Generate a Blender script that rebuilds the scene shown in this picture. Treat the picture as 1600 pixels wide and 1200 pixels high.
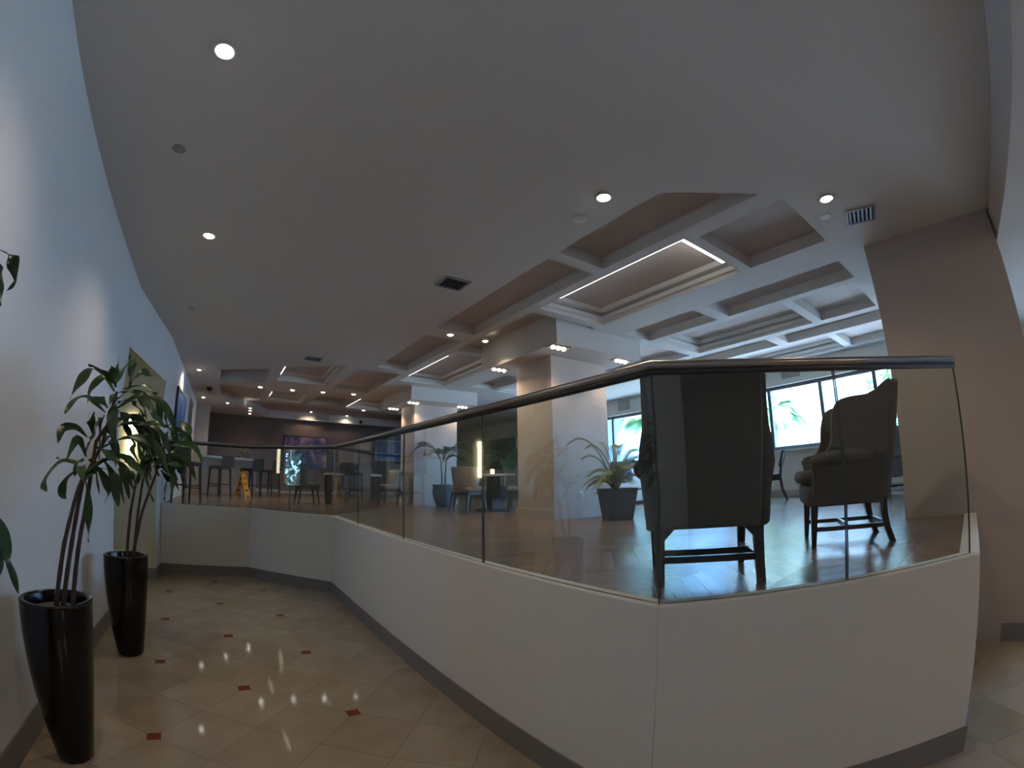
import bpy, math, random
from math import sin, cos, pi, radians as R
from mathutils import Vector, Matrix
from mathutils.geometry import delaunay_2d_cdt

# ------------------------------------------------------------------ camera, world, sun, exposure
SC = bpy.context.scene
COL = SC.collection
for o in list(bpy.data.objects):
    bpy.data.objects.remove(o)

YAW = math.atan2(.567, .824)          # the room's axes: X across the lobby, Y along it
PITCH, ROLL, FPX, KD, EYE = .2078, -.0115, 725.7, .057, 1.686
cd = bpy.data.cameras.new('camera')
cam = bpy.data.objects.new('camera', cd)
COL.objects.link(cam)
cd.sensor_fit = 'HORIZONTAL'
cd.sensor_width = 36.0
cd.clip_start = .02
cd.clip_end = 300
cd.type = 'PANO'                      # the photograph is from a wide action-camera lens
cy = cd
cy.panorama_type = 'FISHEYE_LENS_POLYNOMIAL'
cy.fisheye_fov = R(200)
# r = FPX*(t + KD*t^3)  ->  t(r in mm on a 36 mm wide sensor), quartic fit without constant
fm = FPX*36.0/1600.0
P1 = (0.06125821605260929, 1.354452703449807e-06, -1.4598941168471178e-05, 1.9650721577163745e-07)
cy.fisheye_polynomial_k0 = 0.0
cy.fisheye_polynomial_k1, cy.fisheye_polynomial_k2, cy.fisheye_polynomial_k3, cy.fisheye_polynomial_k4 = [-k for k in P1]
c_, s_ = cos(PITCH), sin(PITCH)
fw = Vector((c_*sin(YAW), c_*cos(YAW), s_))
up0 = Vector((-s_*sin(YAW), -s_*cos(YAW), c_))
r0 = Vector((cos(YAW), -sin(YAW), 0))
rt = r0*cos(ROLL) + up0*sin(ROLL)
up = -r0*sin(ROLL) + up0*cos(ROLL)
cam.matrix_world = Matrix(((rt.x, up.x, -fw.x, 0), (rt.y, up.y, -fw.y, 0), (rt.z, up.z, -fw.z, EYE), (0, 0, 0, 1)))
SC.camera = cam

SC.view_settings.view_transform = 'Standard'
SC.view_settings.look = 'None'
SC.view_settings.gamma = 1
SC.view_settings.use_curve_mapping = False
SC.view_settings.exposure = EXPO = .82
SC.cycles.use_denoising = True
SC.cycles.max_bounces = 10
SC.cycles.diffuse_bounces = 5
SC.cycles.transparent_max_bounces = 24
SC.cycles.sample_clamp_indirect = 4
SC.cycles.caustics_reflective = False
SC.cycles.caustics_refractive = False

wd = bpy.data.worlds.new('sky')
SC.world = wd
wd.use_nodes = True
wn = wd.node_tree.nodes
bgn = wn['Background']
bgn.inputs[0].default_value = (.35, .60, 1.0, 1)
bgn.inputs[1].default_value = SKY = 19.0

sl = bpy.data.lights.new('sun', 'SUN')
sl.energy = 30
sl.angle = R(.6)
sl.color = (1, .96, .9)
sun = bpy.data.objects.new('sun', sl)
COL.objects.link(sun)
sun.rotation_euler = Vector((.34, .42, -.84)).to_track_quat('-Z', 'Y').to_euler()
sun.location = (-5, 0, 14)

# ------------------------------------------------------------------ materials
def mat(name, col, rough=.6, metal=0, noise=0, nscale=8, bump=0, bscale=40, emit=None, spec=.5, coat=0):
    m = bpy.data.materials.new(name)
    m.use_nodes = True
    nt = m.node_tree
    b = nt.nodes['Principled BSDF']
    b.inputs['Base Color'].default_value = (*col, 1)
    b.inputs['Roughness'].default_value = rough
    b.inputs['Metallic'].default_value = metal
    b.inputs['Specular IOR Level'].default_value = spec
    b.inputs['Coat Weight'].default_value = coat
    if noise:
        n = nt.nodes.new('ShaderNodeTexNoise')
        n.inputs['Scale'].default_value = nscale
        n.inputs['Detail'].default_value = 4
        tc = nt.nodes.new('ShaderNodeTexCoord')
        nt.links.new(tc.outputs['Object'], n.inputs['Vector'])
        mx = nt.nodes.new('ShaderNodeMix')
        mx.data_type = 'RGBA'
        mx.inputs['A'].default_value = (*[max(0, c*(1-noise)) for c in col], 1)
        mx.inputs['B'].default_value = (*[min(1, c*(1+noise)) for c in col], 1)
        nt.links.new(n.outputs['Fac'], mx.inputs['Factor'])
        nt.links.new(mx.outputs['Result'], b.inputs['Base Color'])
    if bump:
        n2 = nt.nodes.new('ShaderNodeTexNoise')
        n2.inputs['Scale'].default_value = bscale
        tc = nt.nodes.new('ShaderNodeTexCoord')
        nt.links.new(tc.outputs['Object'], n2.inputs['Vector'])
        bp = nt.nodes.new('ShaderNodeBump')
        bp.inputs['Strength'].default_value = bump
        bp.inputs['Distance'].default_value = .01
        nt.links.new(n2.outputs['Fac'], bp.inputs['Height'])
        nt.links.new(bp.outputs['Normal'], b.inputs['Normal'])
    if emit:
        b.inputs['Emission Color'].default_value = (*emit[0], 1)
        b.inputs['Emission Strength'].default_value = emit[1]
    return m

def glass(name, tint=(.93, .97, .96), refl=1.0):
    m = bpy.data.materials.new(name)
    m.use_nodes = True
    nt = m.node_tree
    nt.nodes.clear()
    out = nt.nodes.new('ShaderNodeOutputMaterial')
    tr = nt.nodes.new('ShaderNodeBsdfTransparent')
    tr.inputs[0].default_value = (*tint, 1)
    gl = nt.nodes.new('ShaderNodeBsdfGlossy')
    gl.inputs['Roughness'].default_value = 0
    gl.inputs[0].default_value = (refl, refl, refl, 1)
    fr = nt.nodes.new('ShaderNodeFresnel')
    ge = nt.nodes.new('ShaderNodeNewGeometry')
    io = nt.nodes.new('ShaderNodeMath'); io.operation = 'MULTIPLY_ADD'     # same index from either side of the sheet
    io.inputs[1].default_value = 1/1.5-1.5; io.inputs[2].default_value = 1.5
    nt.links.new(ge.outputs['Backfacing'], io.inputs[0])
    nt.links.new(io.outputs[0], fr.inputs[0])
    mx = nt.nodes.new('ShaderNodeMixShader')
    nt.links.new(fr.outputs[0], mx.inputs[0])
    nt.links.new(tr.outputs[0], mx.inputs[1])
    nt.links.new(gl.outputs[0], mx.inputs[2])
    nt.links.new(mx.outputs[0], out.inputs[0])
    return m

class N:                               # tiny node helper
    def __init__(s, m): s.nt = m.node_tree
    def math(s, op, a, b=None, c=None):
        n = s.nt.nodes.new('ShaderNodeMath'); n.operation = op
        for i, v in enumerate((a, b, c)):
            if v is None: continue
            if isinstance(v, (int, float)): n.inputs[i].default_value = v
            else: s.nt.links.new(v, n.inputs[i])
        return n.outputs[0]
    def mix(s, f, a, b):
        n = s.nt.nodes.new('ShaderNodeMix'); n.data_type = 'RGBA'
        for k, v in (('Factor', f), ('A', a), ('B', b)):
            if isinstance(v, tuple): n.inputs[k].default_value = (*v, 1)
            elif isinstance(v, (int, float)): n.inputs[k].default_value = v
            else: s.nt.links.new(v, n.inputs[k])
        return n.outputs['Result']
    def pos(s):
        g = s.nt.nodes.new('ShaderNodeNewGeometry')
        x = s.nt.nodes.new('ShaderNodeSeparateXYZ')
        s.nt.links.new(g.outputs['Position'], x.inputs[0])
        s.g = g
        return x.outputs[0], x.outputs[1], x.outputs[2]
    def noise(s, sc, det=3, vec=None):
        n = s.nt.nodes.new('ShaderNodeTexNoise')
        n.inputs['Scale'].default_value = sc; n.inputs['Detail'].default_value = det
        if vec is None:
            g = s.nt.nodes.new('ShaderNodeNewGeometry'); vec = g.outputs['Position']
        s.nt.links.new(vec, n.inputs['Vector'])
        return n.outputs['Fac']
    def white(s, x, y):
        cmb = s.nt.nodes.new('ShaderNodeCombineXYZ')
        s.nt.links.new(x, cmb.inputs[0]); s.nt.links.new(y, cmb.inputs[1])
        w = s.nt.nodes.new('ShaderNodeTexWhiteNoise')
        s.nt.links.new(cmb.outputs[0], w.inputs['Vector'])
        return w.outputs['Value']

def marble_floor():
    m = mat('polished_marble', (.46, .39, .31), .07, spec=.5)
    n = N(m); b = m.node_tree.nodes['Principled BSDF']
    x, y, z = n.pos()
    th = R(48.5); T = .4775
    dx = n.math('SUBTRACT', x, .82); dy = n.math('SUBTRACT', y, 3.2)
    u = n.math('DIVIDE', n.math('ADD', n.math('MULTIPLY', dx, cos(th)), n.math('MULTIPLY', dy, sin(th))), T)
    v = n.math('DIVIDE', n.math('ADD', n.math('MULTIPLY', dx, -sin(th)), n.math('MULTIPLY', dy, cos(th))), T)
    fu = n.math('ABSOLUTE', n.math('SUBTRACT', u, n.math('ROUND', u)))
    fv = n.math('ABSOLUTE', n.math('SUBTRACT', v, n.math('ROUND', v)))
    gr = n.math('LESS_THAN', n.math('MINIMUM', fu, fv), .006)
    u2 = n.math('ABSOLUTE', n.math('SUBTRACT', u, n.math('MULTIPLY', n.math('ROUND', n.math('MULTIPLY', u, .5)), 2)))
    v2 = n.math('ABSOLUTE', n.math('SUBTRACT', v, n.math('MULTIPLY', n.math('ROUND', n.math('MULTIPLY', v, .5)), 2)))
    dot = n.math('LESS_THAN', n.math('ADD', u2, v2), .135)
    tile = n.white(n.math('FLOOR', u), n.math('FLOOR', v))
    ns = n.noise(3.5, 6)
    f = n.math('ADD', n.math('MULTIPLY', ns, .75), n.math('MULTIPLY', tile, .3))
    c1 = n.mix(f, (.26, .2, .13), (.49, .415, .305))
    c2 = n.mix(n.math('MULTIPLY', gr, .75), c1, (.2, .16, .12))
    c3 = n.mix(dot, c2, n.mix(n.math('LESS_THAN', x, 1.15), (.42, .33, .25), (.20, .055, .035)))
    m.node_tree.links.new(c3, b.inputs['Base Color'])
    return m

def plank_floor():
    m = mat('chevron_plank', (.2, .13, .09), .3, spec=.5)
    n = N(m); b = m.node_tree.nodes['Principled BSDF']
    x, y, z = n.pos()
    W, Pw = .5, .085
    band = n.math('FLOOR', n.math('DIVIDE', y, W))
    odd = n.math('ABSOLUTE', n.math('SUBTRACT', band, n.math('MULTIPLY', n.math('ROUND', n.math('MULTIPLY', band, .5)), 2)))
    sg = n.math('SUBTRACT', n.math('MULTIPLY', odd, 2), 1)
    s = n.math('DIVIDE', n.math('ADD', x, n.math('MULTIPLY', sg, y)), Pw*1.414)
    pi_ = n.math('FLOOR', s)
    fr = n.math('ABSOLUTE', n.math('SUBTRACT', s, n.math('ROUND', s)))
    fb = n.math('ABSOLUTE', n.math('SUBTRACT', n.math('DIVIDE', y, W), n.math('ROUND', n.math('DIVIDE', y, W))))
    line = n.math('MAXIMUM', n.math('LESS_THAN', fr, .025), n.math('LESS_THAN', fb, .006))
    rnd = n.white(pi_, band)
    c1 = n.mix(n.math('ADD', n.math('MULTIPLY', rnd, .7), n.math('MULTIPLY', n.noise(9, 5), .4)), (.185, .128, .09), (.245, .175, .125))
    c2 = n.mix(line, c1, (.06, .042, .032))
    m.node_tree.links.new(c2, b.inputs['Base Color'])
    m.node_tree.links.new(n.math('ADD', n.math('MULTIPLY', rnd, .03), .22), b.inputs['Roughness'])
    bp = m.node_tree.nodes.new('ShaderNodeBump')
    bp.inputs['Strength'].default_value = .3; bp.inputs['Distance'].default_value = .004
    al = n.math('SUBTRACT', y, n.math('MULTIPLY', sg, x))
    cmb = m.node_tree.nodes.new('ShaderNodeCombineXYZ')
    m.node_tree.links.new(n.math('MULTIPLY', s, 2.2), cmb.inputs[0]); m.node_tree.links.new(n.math('MULTIPLY', al, .9), cmb.inputs[1]); m.node_tree.links.new(n.math('MULTIPLY', rnd, 9), cmb.inputs[2])
    grain = n.noise(4, 4, cmb.outputs[0])
    hgt = n.math('ADD', n.math('SUBTRACT', 1, line), n.math('MULTIPLY', grain, .9))
    m.node_tree.links.new(hgt, bp.inputs['Height'])
    m.node_tree.links.new(bp.outputs['Normal'], b.inputs['Normal'])
    return m

def art(name, cols, sc, seed):
    m = mat(name, cols[0], .35)
    nt = m.node_tree; b = nt.nodes['Principled BSDF']
    tc = nt.nodes.new('ShaderNodeTexCoord')
    mp = nt.nodes.new('ShaderNodeMapping'); mp.inputs['Location'].default_value = (seed, seed*2, 0)
    nt.links.new(tc.outputs['Object'], mp.inputs['Vector'])
    no = nt.nodes.new('ShaderNodeTexNoise'); no.inputs['Scale'].default_value = sc; no.inputs['Detail'].default_value = 5; no.inputs['Distortion'].default_value = 1.2
    nt.links.new(mp.outputs[0], no.inputs['Vector'])
    cr = nt.nodes.new('ShaderNodeValToRGB')
    el = cr.color_ramp.elements
    k = len(cols)
    el[0].position, el[0].color = .3, (*cols[0], 1)
    el[1].position, el[1].color = .72, (*cols[-1], 1)
    for i in range(1, k-1):
        e = el.new(.3+.42*i/(k-1)); e.color = (*cols[i], 1)
    nt.links.new(no.outputs['Fac'], cr.inputs['Fac'])
    nt.links.new(cr.outputs[0], b.inputs['Base Color'])
    return m

M = {}
M['wall'] = mat('wall_paint', (.71, .69, .63), .7, noise=.03, nscale=2, bump=.05, bscale=120)
M['wall_daylight'] = mat('wall_paint_daylight_tint', (.70, .735, .77), .65, noise=.03, nscale=2)  # blue daylight cast mixed into the white wall colour
M['ceil'] = mat('ceiling_paint', (.68, .645, .60), .8, noise=.02, nscale=2)
M['ceilpanel'] = mat('ceiling_panel_paint', (.56, .49, .44), .8)
M['trimw'] = mat('moulding_paint', (.72, .70, .66), .6)
M['base'] = mat('grey_baseboard', (.21, .195, .18), .45, noise=.08, nscale=5)
M['column'] = mat('column_paint', (.46, .395, .34), .6, noise=.04, nscale=3)
M['brown'] = mat('brown_wall', (.13, .09, .075), .6, noise=.1, nscale=4)
M['olive'] = mat('recess_paint', (.60, .56, .42), .7)
M['marble'] = marble_floor()
M['plank'] = plank_floor()
M['glass'] = glass('clear_glass')
M['pane'] = glass('window_glass', (.89, .955, 1.0))
M['gedge'] = mat('glass_edge', (.09, .13, .13), .12)
M['steel'] = mat('brushed_steel', (.38, .35, .32), .32, metal=1, bump=.06, bscale=200)
M['steel_dark'] = mat('dark_channel', (.03, .03, .03), .4)
M['alu'] = mat('window_frame_grey', (.10, .105, .115), .5)
M['pot'] = mat('gloss_black_ceramic', (.005, .005, .005), .16, spec=.35)
M['soil'] = mat('soil', (.10, .08, .065), .95, noise=.5, nscale=60, bump=.8, bscale=60)
M['leaf'] = mat('dracaena_leaf', (.018, .05, .012), .35, noise=.4, nscale=14)
M['leaf2'] = mat('dracaena_leaf_light', (.03, .085, .018), .35, noise=.35, nscale=14)
M['cane'] = mat('dracaena_cane', (.05, .035, .025), .7, noise=.4, nscale=30, bump=.4, bscale=70)
M['palm'] = mat('palm_leaflets', (.24, .30, .06), .45, noise=.35, nscale=10)
M['palm_dark'] = mat('palm_leaflets_dark', (.03, .07, .018), .5, noise=.35, nscale=10)
M['stalk'] = mat('palm_stalk', (.16, .18, .06), .55)
M['fabric'] = mat('charcoal_linen', (.10, .10, .095), .9, noise=.25, nscale=120, bump=.25, bscale=300)
M['fabric_t'] = mat('taupe_upholstery', (.26, .2, .165), .85, noise=.15, nscale=80)
M['fabric_g'] = mat('grey_upholstery', (.11, .10, .09), .85, noise=.15, nscale=80)
M['sofa'] = mat('pale_sofa_linen', (.52, .45, .40), .9, noise=.1, nscale=80)
M['navy'] = mat('navy_velvet', (.012, .02, .06), .8)
M['wood'] = mat('dark_stained_wood', (.016, .011, .009), .35, noise=.3, nscale=20)
M['redwood'] = mat('red_brown_wood', (.22, .10, .06), .5, noise=.3, nscale=6)
M['topw'] = mat('pale_counter_top', (.62, .58, .55), .3)
M['leather'] = mat('dark_leather', (.022, .02, .02), .45)
M['yellow'] = mat('yellow_plastic', (.75, .36, .012), .4)
M['black'] = mat('black_plastic', (.01, .01, .01), .4)
M['slate'] = mat('slate_grey_planter', (.07, .072, .08), .6, noise=.1, nscale=20)
M['bluepot'] = mat('blue_grey_glazed', (.06, .09, .12), .12, coat=.5)
M['white'] = mat('white_plastic', (.75, .74, .72), .4)
M['grille'] = mat('vent_metal', (.28, .29, .28), .5)
M['dark'] = mat('vent_dark', (.012, .012, .012), .8)
M['door'] = mat('grey_door_paint', (.22, .22, .20), .5)
M['lamp'] = mat('lamp_lens', (1, 1, 1), .4, emit=((1, .93, .84), 9))
M['led'] = mat('led_strip', (1, 1, 1), .4, emit=((1, .96, .95), 2.6))
M['globe'] = mat('opal_globe', (1, 1, 1), .4, emit=((1, .86, .74), 2.0))
M['sconce'] = mat('sconce_glass', (1, .95, .75), .4, emit=((1, .93, .62), 5))
M['candle'] = mat('candle_glass', (1, .8, .6), .4, emit=((1, .72, .45), 1.6))
M['bldg'] = mat('white_stucco', (.82, .82, .80), .8)
M['bldg2'] = mat('blue_shade_stucco', (.12, .21, .29), .8)  # blue skylit shade of a white wall put into the colour
M['bwin'] = mat('building_glazing', (.3, .36, .4), .3)
M['foliage'] = mat('outdoor_foliage', (.10, .22, .08), .6, noise=.5, nscale=3)
M['bark'] = mat('palm_bark', (.25, .2, .15), .8, noise=.3, nscale=12)
M['ground'] = mat('pale_paving', (.55, .52, .48), .8, noise=.1, nscale=2)
M['art1'] = art('blue_abstract', [(.01, .012, .05), (.03, .03, .14), (.25, .14, .2), (.75, .55, .42)], 1.6, 3)
M['art2'] = art('blue_gold_abstract', [(.01, .02, .10), (.03, .06, .22), (.12, .2, .3), (.5, .45, .22)], 1.1, 7)
M['art3'] = art('blue_seascape', [(.01, .04, .16), (.03, .12, .38), (.1, .25, .5), (.45, .5, .55)], 2.0, 11)
M['art4'] = art('dark_green_abstract', [(.005, .012, .012), (.01, .03, .03), (.03, .05, .045)], 1.5, 5)

# ------------------------------------------------------------------ mesh building
class MB:
    def __init__(s): s.v = []; s.f = []; s.m = []; s.sm = []; s.mi = 0; s.smooth = False
    def add(s, vs, fs, smooth=None):
        o = len(s.v); s.v += [tuple(p) for p in vs]
        for f in fs:
            s.f.append(tuple(i+o for i in f)); s.m.append(s.mi); s.sm.append(s.smooth if smooth is None else smooth)
        return s
    def box(s, x0, x1, y0, y1, z0, z1, M4=None):
        vs = [Vector((x, y, z)) for z in (z0, z1) for y in (y0, y1) for x in (x0, x1)]
        if M4: vs = [M4 @ p for p in vs]
        return s.add(vs, [(0, 2, 3, 1), (4, 5, 7, 6), (0, 1, 5, 4), (2, 6, 7, 3), (0, 4, 6, 2), (1, 3, 7, 5)], False)
    def rbox(s, x0, x1, y0, y1, z0, z1, r=.02, M4=None, n=3):
        # box with rounded vertical edges and softened top and bottom
        cx, cy_, hx, hy = (x0+x1)/2, (y0+y1)/2, (x1-x0)/2, (y1-y0)/2
        r = min(r, hx*.95, hy*.95, (z1-z0)*.48)
        rings = []
        prof = [(r*(1-cos(a)), z0 + r*(1-sin(a))) for a in [pi/2*i/n for i in range(n, -1, -1)]]
        prof = [(r*(1-sin(pi/2*i/n)), z0 + r*(1-cos(pi/2*i/n))) for i in range(n+1)]
        prof += [(r*(1-cos(pi/2*i/n)), z1 - r + r*sin(pi/2*i/n)) for i in range(n+1)]
        for ins, z in prof:
            rr = max(r-ins, .0005); pts = []
            for (qx, qy, a0) in ((1, 1, 0), (-1, 1, pi/2), (-1, -1, pi), (1, -1, 3*pi/2)):
                for i in range(n+1):
                    a = a0 + pi/2*i/n
                    pts.append(Vector((cx+qx*(hx-r)+rr*cos(a), cy_+qy*(hy-r)+rr*sin(a), z)))
            rings.append(pts)
        if M4: rings = [[M4 @ p for p in q] for q in rings]
        return s.loft(rings, True, True)
    def loft(s, rings, cap0=False, cap1=False, closed=True, smooth=True):
        n = len(rings[0]); o = len(s.v)
        for q in rings: s.v += [tuple(p) for p in q]
        m = n if closed else n-1
        for i in range(len(rings)-1):
            for j in range(m):
                k = (j+1) % n
                s.f.append((o+i*n+j, o+i*n+k, o+(i+1)*n+k, o+(i+1)*n+j)); s.m.append(s.mi); s.sm.append(smooth)
        if cap0: s.f.append(tuple(o+j for j in range(n-1, -1, -1))); s.m.append(s.mi); s.sm.append(False)
        if cap1: s.f.append(tuple(o+(len(rings)-1)*n+j for j in range(n))); s.m.append(s.mi); s.sm.append(False)
        return s
    def lathe(s, prof, n=32, c=(0, 0, 0), cap0=True, cap1=True):
        rings = [[(c[0]+r*cos(2*pi*j/n), c[1]+r*sin(2*pi*j/n), c[2]+z) for j in range(n)] for r, z in prof]
        return s.loft(rings, cap0, cap1)
    def tube(s, pts, rad, n=8, cap=True):
        pts = [Vector(p) for p in pts]
        if isinstance(rad, (int, float)): rad = [rad]*len(pts)
        rings = []; ref = None
        for i, p in enumerate(pts):
            t = (pts[min(i+1, len(pts)-1)] - pts[max(i-1, 0)]).normalized()
            if ref is None:
                ref = Vector((0, 0, 1)) if abs(t.z) < .9 else Vector((1, 0, 0))
            a = (ref - t*ref.dot(t)).normalized(); ref = a; b = t.cross(a)
            rings.append([p + (a*cos(2*pi*j/n) + b*sin(2*pi*j/n))*rad[i] for j in range(n)])
        return s.loft(rings, cap, cap)
    def bar(s, a, b, w, d, up=(0, 0, 1), w2=None, d2=None):
        a, b = Vector(a), Vector(b); t = (b-a).normalized(); u = Vector(up)
        if abs(t.dot(u)) > .95: u = Vector((0, 1, 0))
        x = t.cross(u).normalized(); y = x.cross(t)
        w2 = w if w2 is None else w2; d2 = d if d2 is None else d2
        q = lambda c, W, D: [c - x*W/2 - y*D/2, c + x*W/2 - y*D/2, c + x*W/2 + y*D/2, c - x*W/2 + y*D/2]
        return s.loft([q(a, w, d), q(b, w2, d2)], True, True, smooth=False)
    def prism(s, poly, z0, z1):
        n = len(poly)
        a = sum(poly[i][0]*poly[(i+1) % n][1]-poly[(i+1) % n][0]*poly[i][1] for i in range(n))
        if a < 0: poly = poly[::-1]
        o = len(s.v)
        s.v += [(x, y, z0) for x, y in poly] + [(x, y, z1) for x, y in poly]
        fs = [tuple(o+i for i in range(n-1, -1, -1)), tuple(o+n+i for i in range(n))]
        fs += [(o+i, o+(i+1) % n, o+n+(i+1) % n, o+n+i) for i in range(n)]
        for f in fs: s.f.append(f); s.m.append(s.mi); s.sm.append(False)
        return s
    def build(s, name, mats, parent=None, loc=None, bevel=0, bseg=2, sub=0):
        me = bpy.data.meshes.new(name)
        me.from_pydata(s.v, [], s.f)
        if not isinstance(mats, (list, tuple)): mats = [mats]
        for m in mats: me.materials.append(m)
        for p, mi, sm in zip(me.polygons, s.m, s.sm):
            p.material_index = mi; p.use_smooth = sm
        me.update()
        o = bpy.data.objects.new(name, me)
        COL.objects.link(o)
        if parent is not None: o.parent = parent
        if loc is not None: o.location = loc
        if bevel:
            b = o.modifiers.new('bevel', 'BEVEL'); b.width = bevel; b.segments = bseg; b.limit_method = 'ANGLE'
        if sub:
            b = o.modifiers.new('sub', 'SUBSURF'); b.levels = sub; b.render_levels = sub
        return o

def tag(o, label, cat, group=None):
    o['label'] = label; o['category'] = cat
    if group: o['group'] = group
    return o
def thing(name, label, cat, loc=(0, 0, 0), rz=0, group=None):
    o = bpy.data.objects.new(name, None); COL.objects.link(o)
    o.empty_display_size = .1
    o.location = loc; o.rotation_euler = (0, 0, rz)
    return tag(o, label, cat, group)
def struct(o):
    o['kind'] = 'structure'; return o
def dup(root, loc, rz=None, label=None):
    r = root.copy(); COL.objects.link(r); r.location = loc
    if rz is not None: r.rotation_euler = (0, 0, rz)
    if label: r['label'] = label
    for ch in list(root.children):
        c = ch.copy(); COL.objects.link(c); c.parent = r
        for g in list(ch.children):
            d = g.copy(); COL.objects.link(d); d.parent = c
    return r
def spot(parent, loc, power, size=120, blend=.9, col=(1, .77, .57), rad=.04, aim=(0, 0, -1)):
    l = bpy.data.lights.new('lamp_light', 'SPOT')
    l.energy = power; l.spot_size = R(size); l.spot_blend = blend; l.color = col; l.shadow_soft_size = rad
    o = bpy.data.objects.new('lamp_light', l); COL.objects.link(o)
    o.parent = parent; o.location = loc
    o.rotation_euler = Vector(aim).to_track_quat('-Z', 'Y').to_euler()
    return o
def portal(c, sx, sy, aim):
    l = bpy.data.lights.new('window_portal', 'AREA'); l.shape = 'RECTANGLE'; l.size = sx; l.size_y = sy
    l.cycles.is_portal = True
    o = bpy.data.objects.new('window_portal', l); COL.objects.link(o)
    o.location = c; o.rotation_euler = Vector(aim).to_track_quat('-Z', 'Z').to_euler()
    return o

# ------------------------------------------------------------------ dimensions
ZF, ZL, ZC, DC = 1.13, 1.14, 3.774, .135      # raised floor, ledge, ceiling, coffer depth
PW, QR, QB = 9.2, -6.0, 17.6                  # window wall, rear wall, far wall
GA, GB, GD, GC = (1.604, 1.247), (1.59, 6.96), (.449, 8.30), (2.97, .137)
GE = (-1.06, 8.535)
# ------------------------------------------------------------------ the setting
OUT = [(-1.06, 8.49), (.424, 8.255), (1.545, 6.944), (1.559, 1.226), (2.964, .084), (4.87, .16)]
INN = [(-1.06, 8.60), (.47, 8.365), (1.655, 6.985), (1.669, 1.275), (2.99, .20), (4.87, .27)]
BSE = [(-1.06, 8.478), (.419, 8.243), (1.533, 6.94), (1.546, 1.22), (2.972, .068), (4.87, .145)]

struct(MB().add([(-3.2, QR-.2, 0), (PW+.2, QR-.2, 0), (PW+.2, 9, 0), (-3.2, 9, 0)], [(0, 1, 2, 3)]).build('floor', M['marble']))
pf = MB(); pf.prism(INN + [(PW+.1, .27), (PW+.1, QB+.1), (-1.2, QB+.1), (-1.2, 8.60)], ZF-.12, ZF)
struct(pf.build('floor_raised', M['plank']))
for i in range(5):
    w = MB().prism([OUT[i], OUT[i+1], INN[i+1], INN[i]], 0, ZL)
    struct(w.build('wall_platform', M['wall'], bevel=.006))
    b = MB().prism([BSE[i], BSE[i+1], OUT[i+1], OUT[i]], 0, .165)
    struct(b.build('baseboard_platform', M['base']))
struct(MB().box(6.0, PW, .16, .27, 0, ZL).build('wall_platform', M['wall']))

# left wall with a recess
lw = MB()
lw.prism([(-1.285, QR), (-1.285, 5.9), (-1.6, 5.9), (-1.6, QR)], 0, ZC+.02)
lw.prism([(-1.285, 5.9), (-1.07, 8.0), (-1.10, 8.0), (-1.315, 5.9)], 3.07, ZC+.02)
lw.prism([(-1.07, 8.0), (-1.03, 11.6), (-1.02, QB), (-1.35, QB), (-1.37, 8.0)], 0, ZC+.02)
struct(lw.build('wall_left', M['wall_daylight']))
rc = MB()
rc.box(-3.0, -1.37, 8.0, 8.12, 0, 3.8)
rc.box(-3.0, -1.6, 5.75, 5.9, 0, 3.8)
rc.prism([(-3.0, 5.9), (-1.32, 5.9), (-1.105, 8.0), (-3.0, 8.0)], 3.7, 3.765)
rc.box(-3.15, -3.0, 5.75, 7.45, 0, 3.8); rc.box(-3.15, -3.0, 7.9, 8.12, 0, 3.8)
rc.box(-3.15, -3.0, 7.45, 7.9, 0, 1.45); rc.box(-3.15, -3.0, 7.45, 7.9, 2.3, 3.8)
rc.box(-5.0, -3.15, 5.75, 8.5, 3.2, 3.3)  # unseen overhang, added outside to keep sun off the recess window
rc.prism([(-1.37, 7.99), (-1.072, 7.99), (-1.072, 8.0), (-1.37, 8.0)], 0, 3.7)
struct(rc.build('wall_recess', M['olive']))
bl = MB()
bl.prism([(-1.285, QR), (-1.285, 5.9), (-1.27, 5.9), (-1.27, QR)], 0, .165)
bl.prism([(-3.0, 7.975), (-1.06, 7.975), (-1.06, 7.99), (-3.0, 7.99)], 0, .165)
bl.prism([(-1.07, 7.98), (-1.055, 7.98), (-1.045, 8.49), (-1.06, 8.49)], 0, .165)
struct(bl.build('baseboard_left', M['base']))

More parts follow.
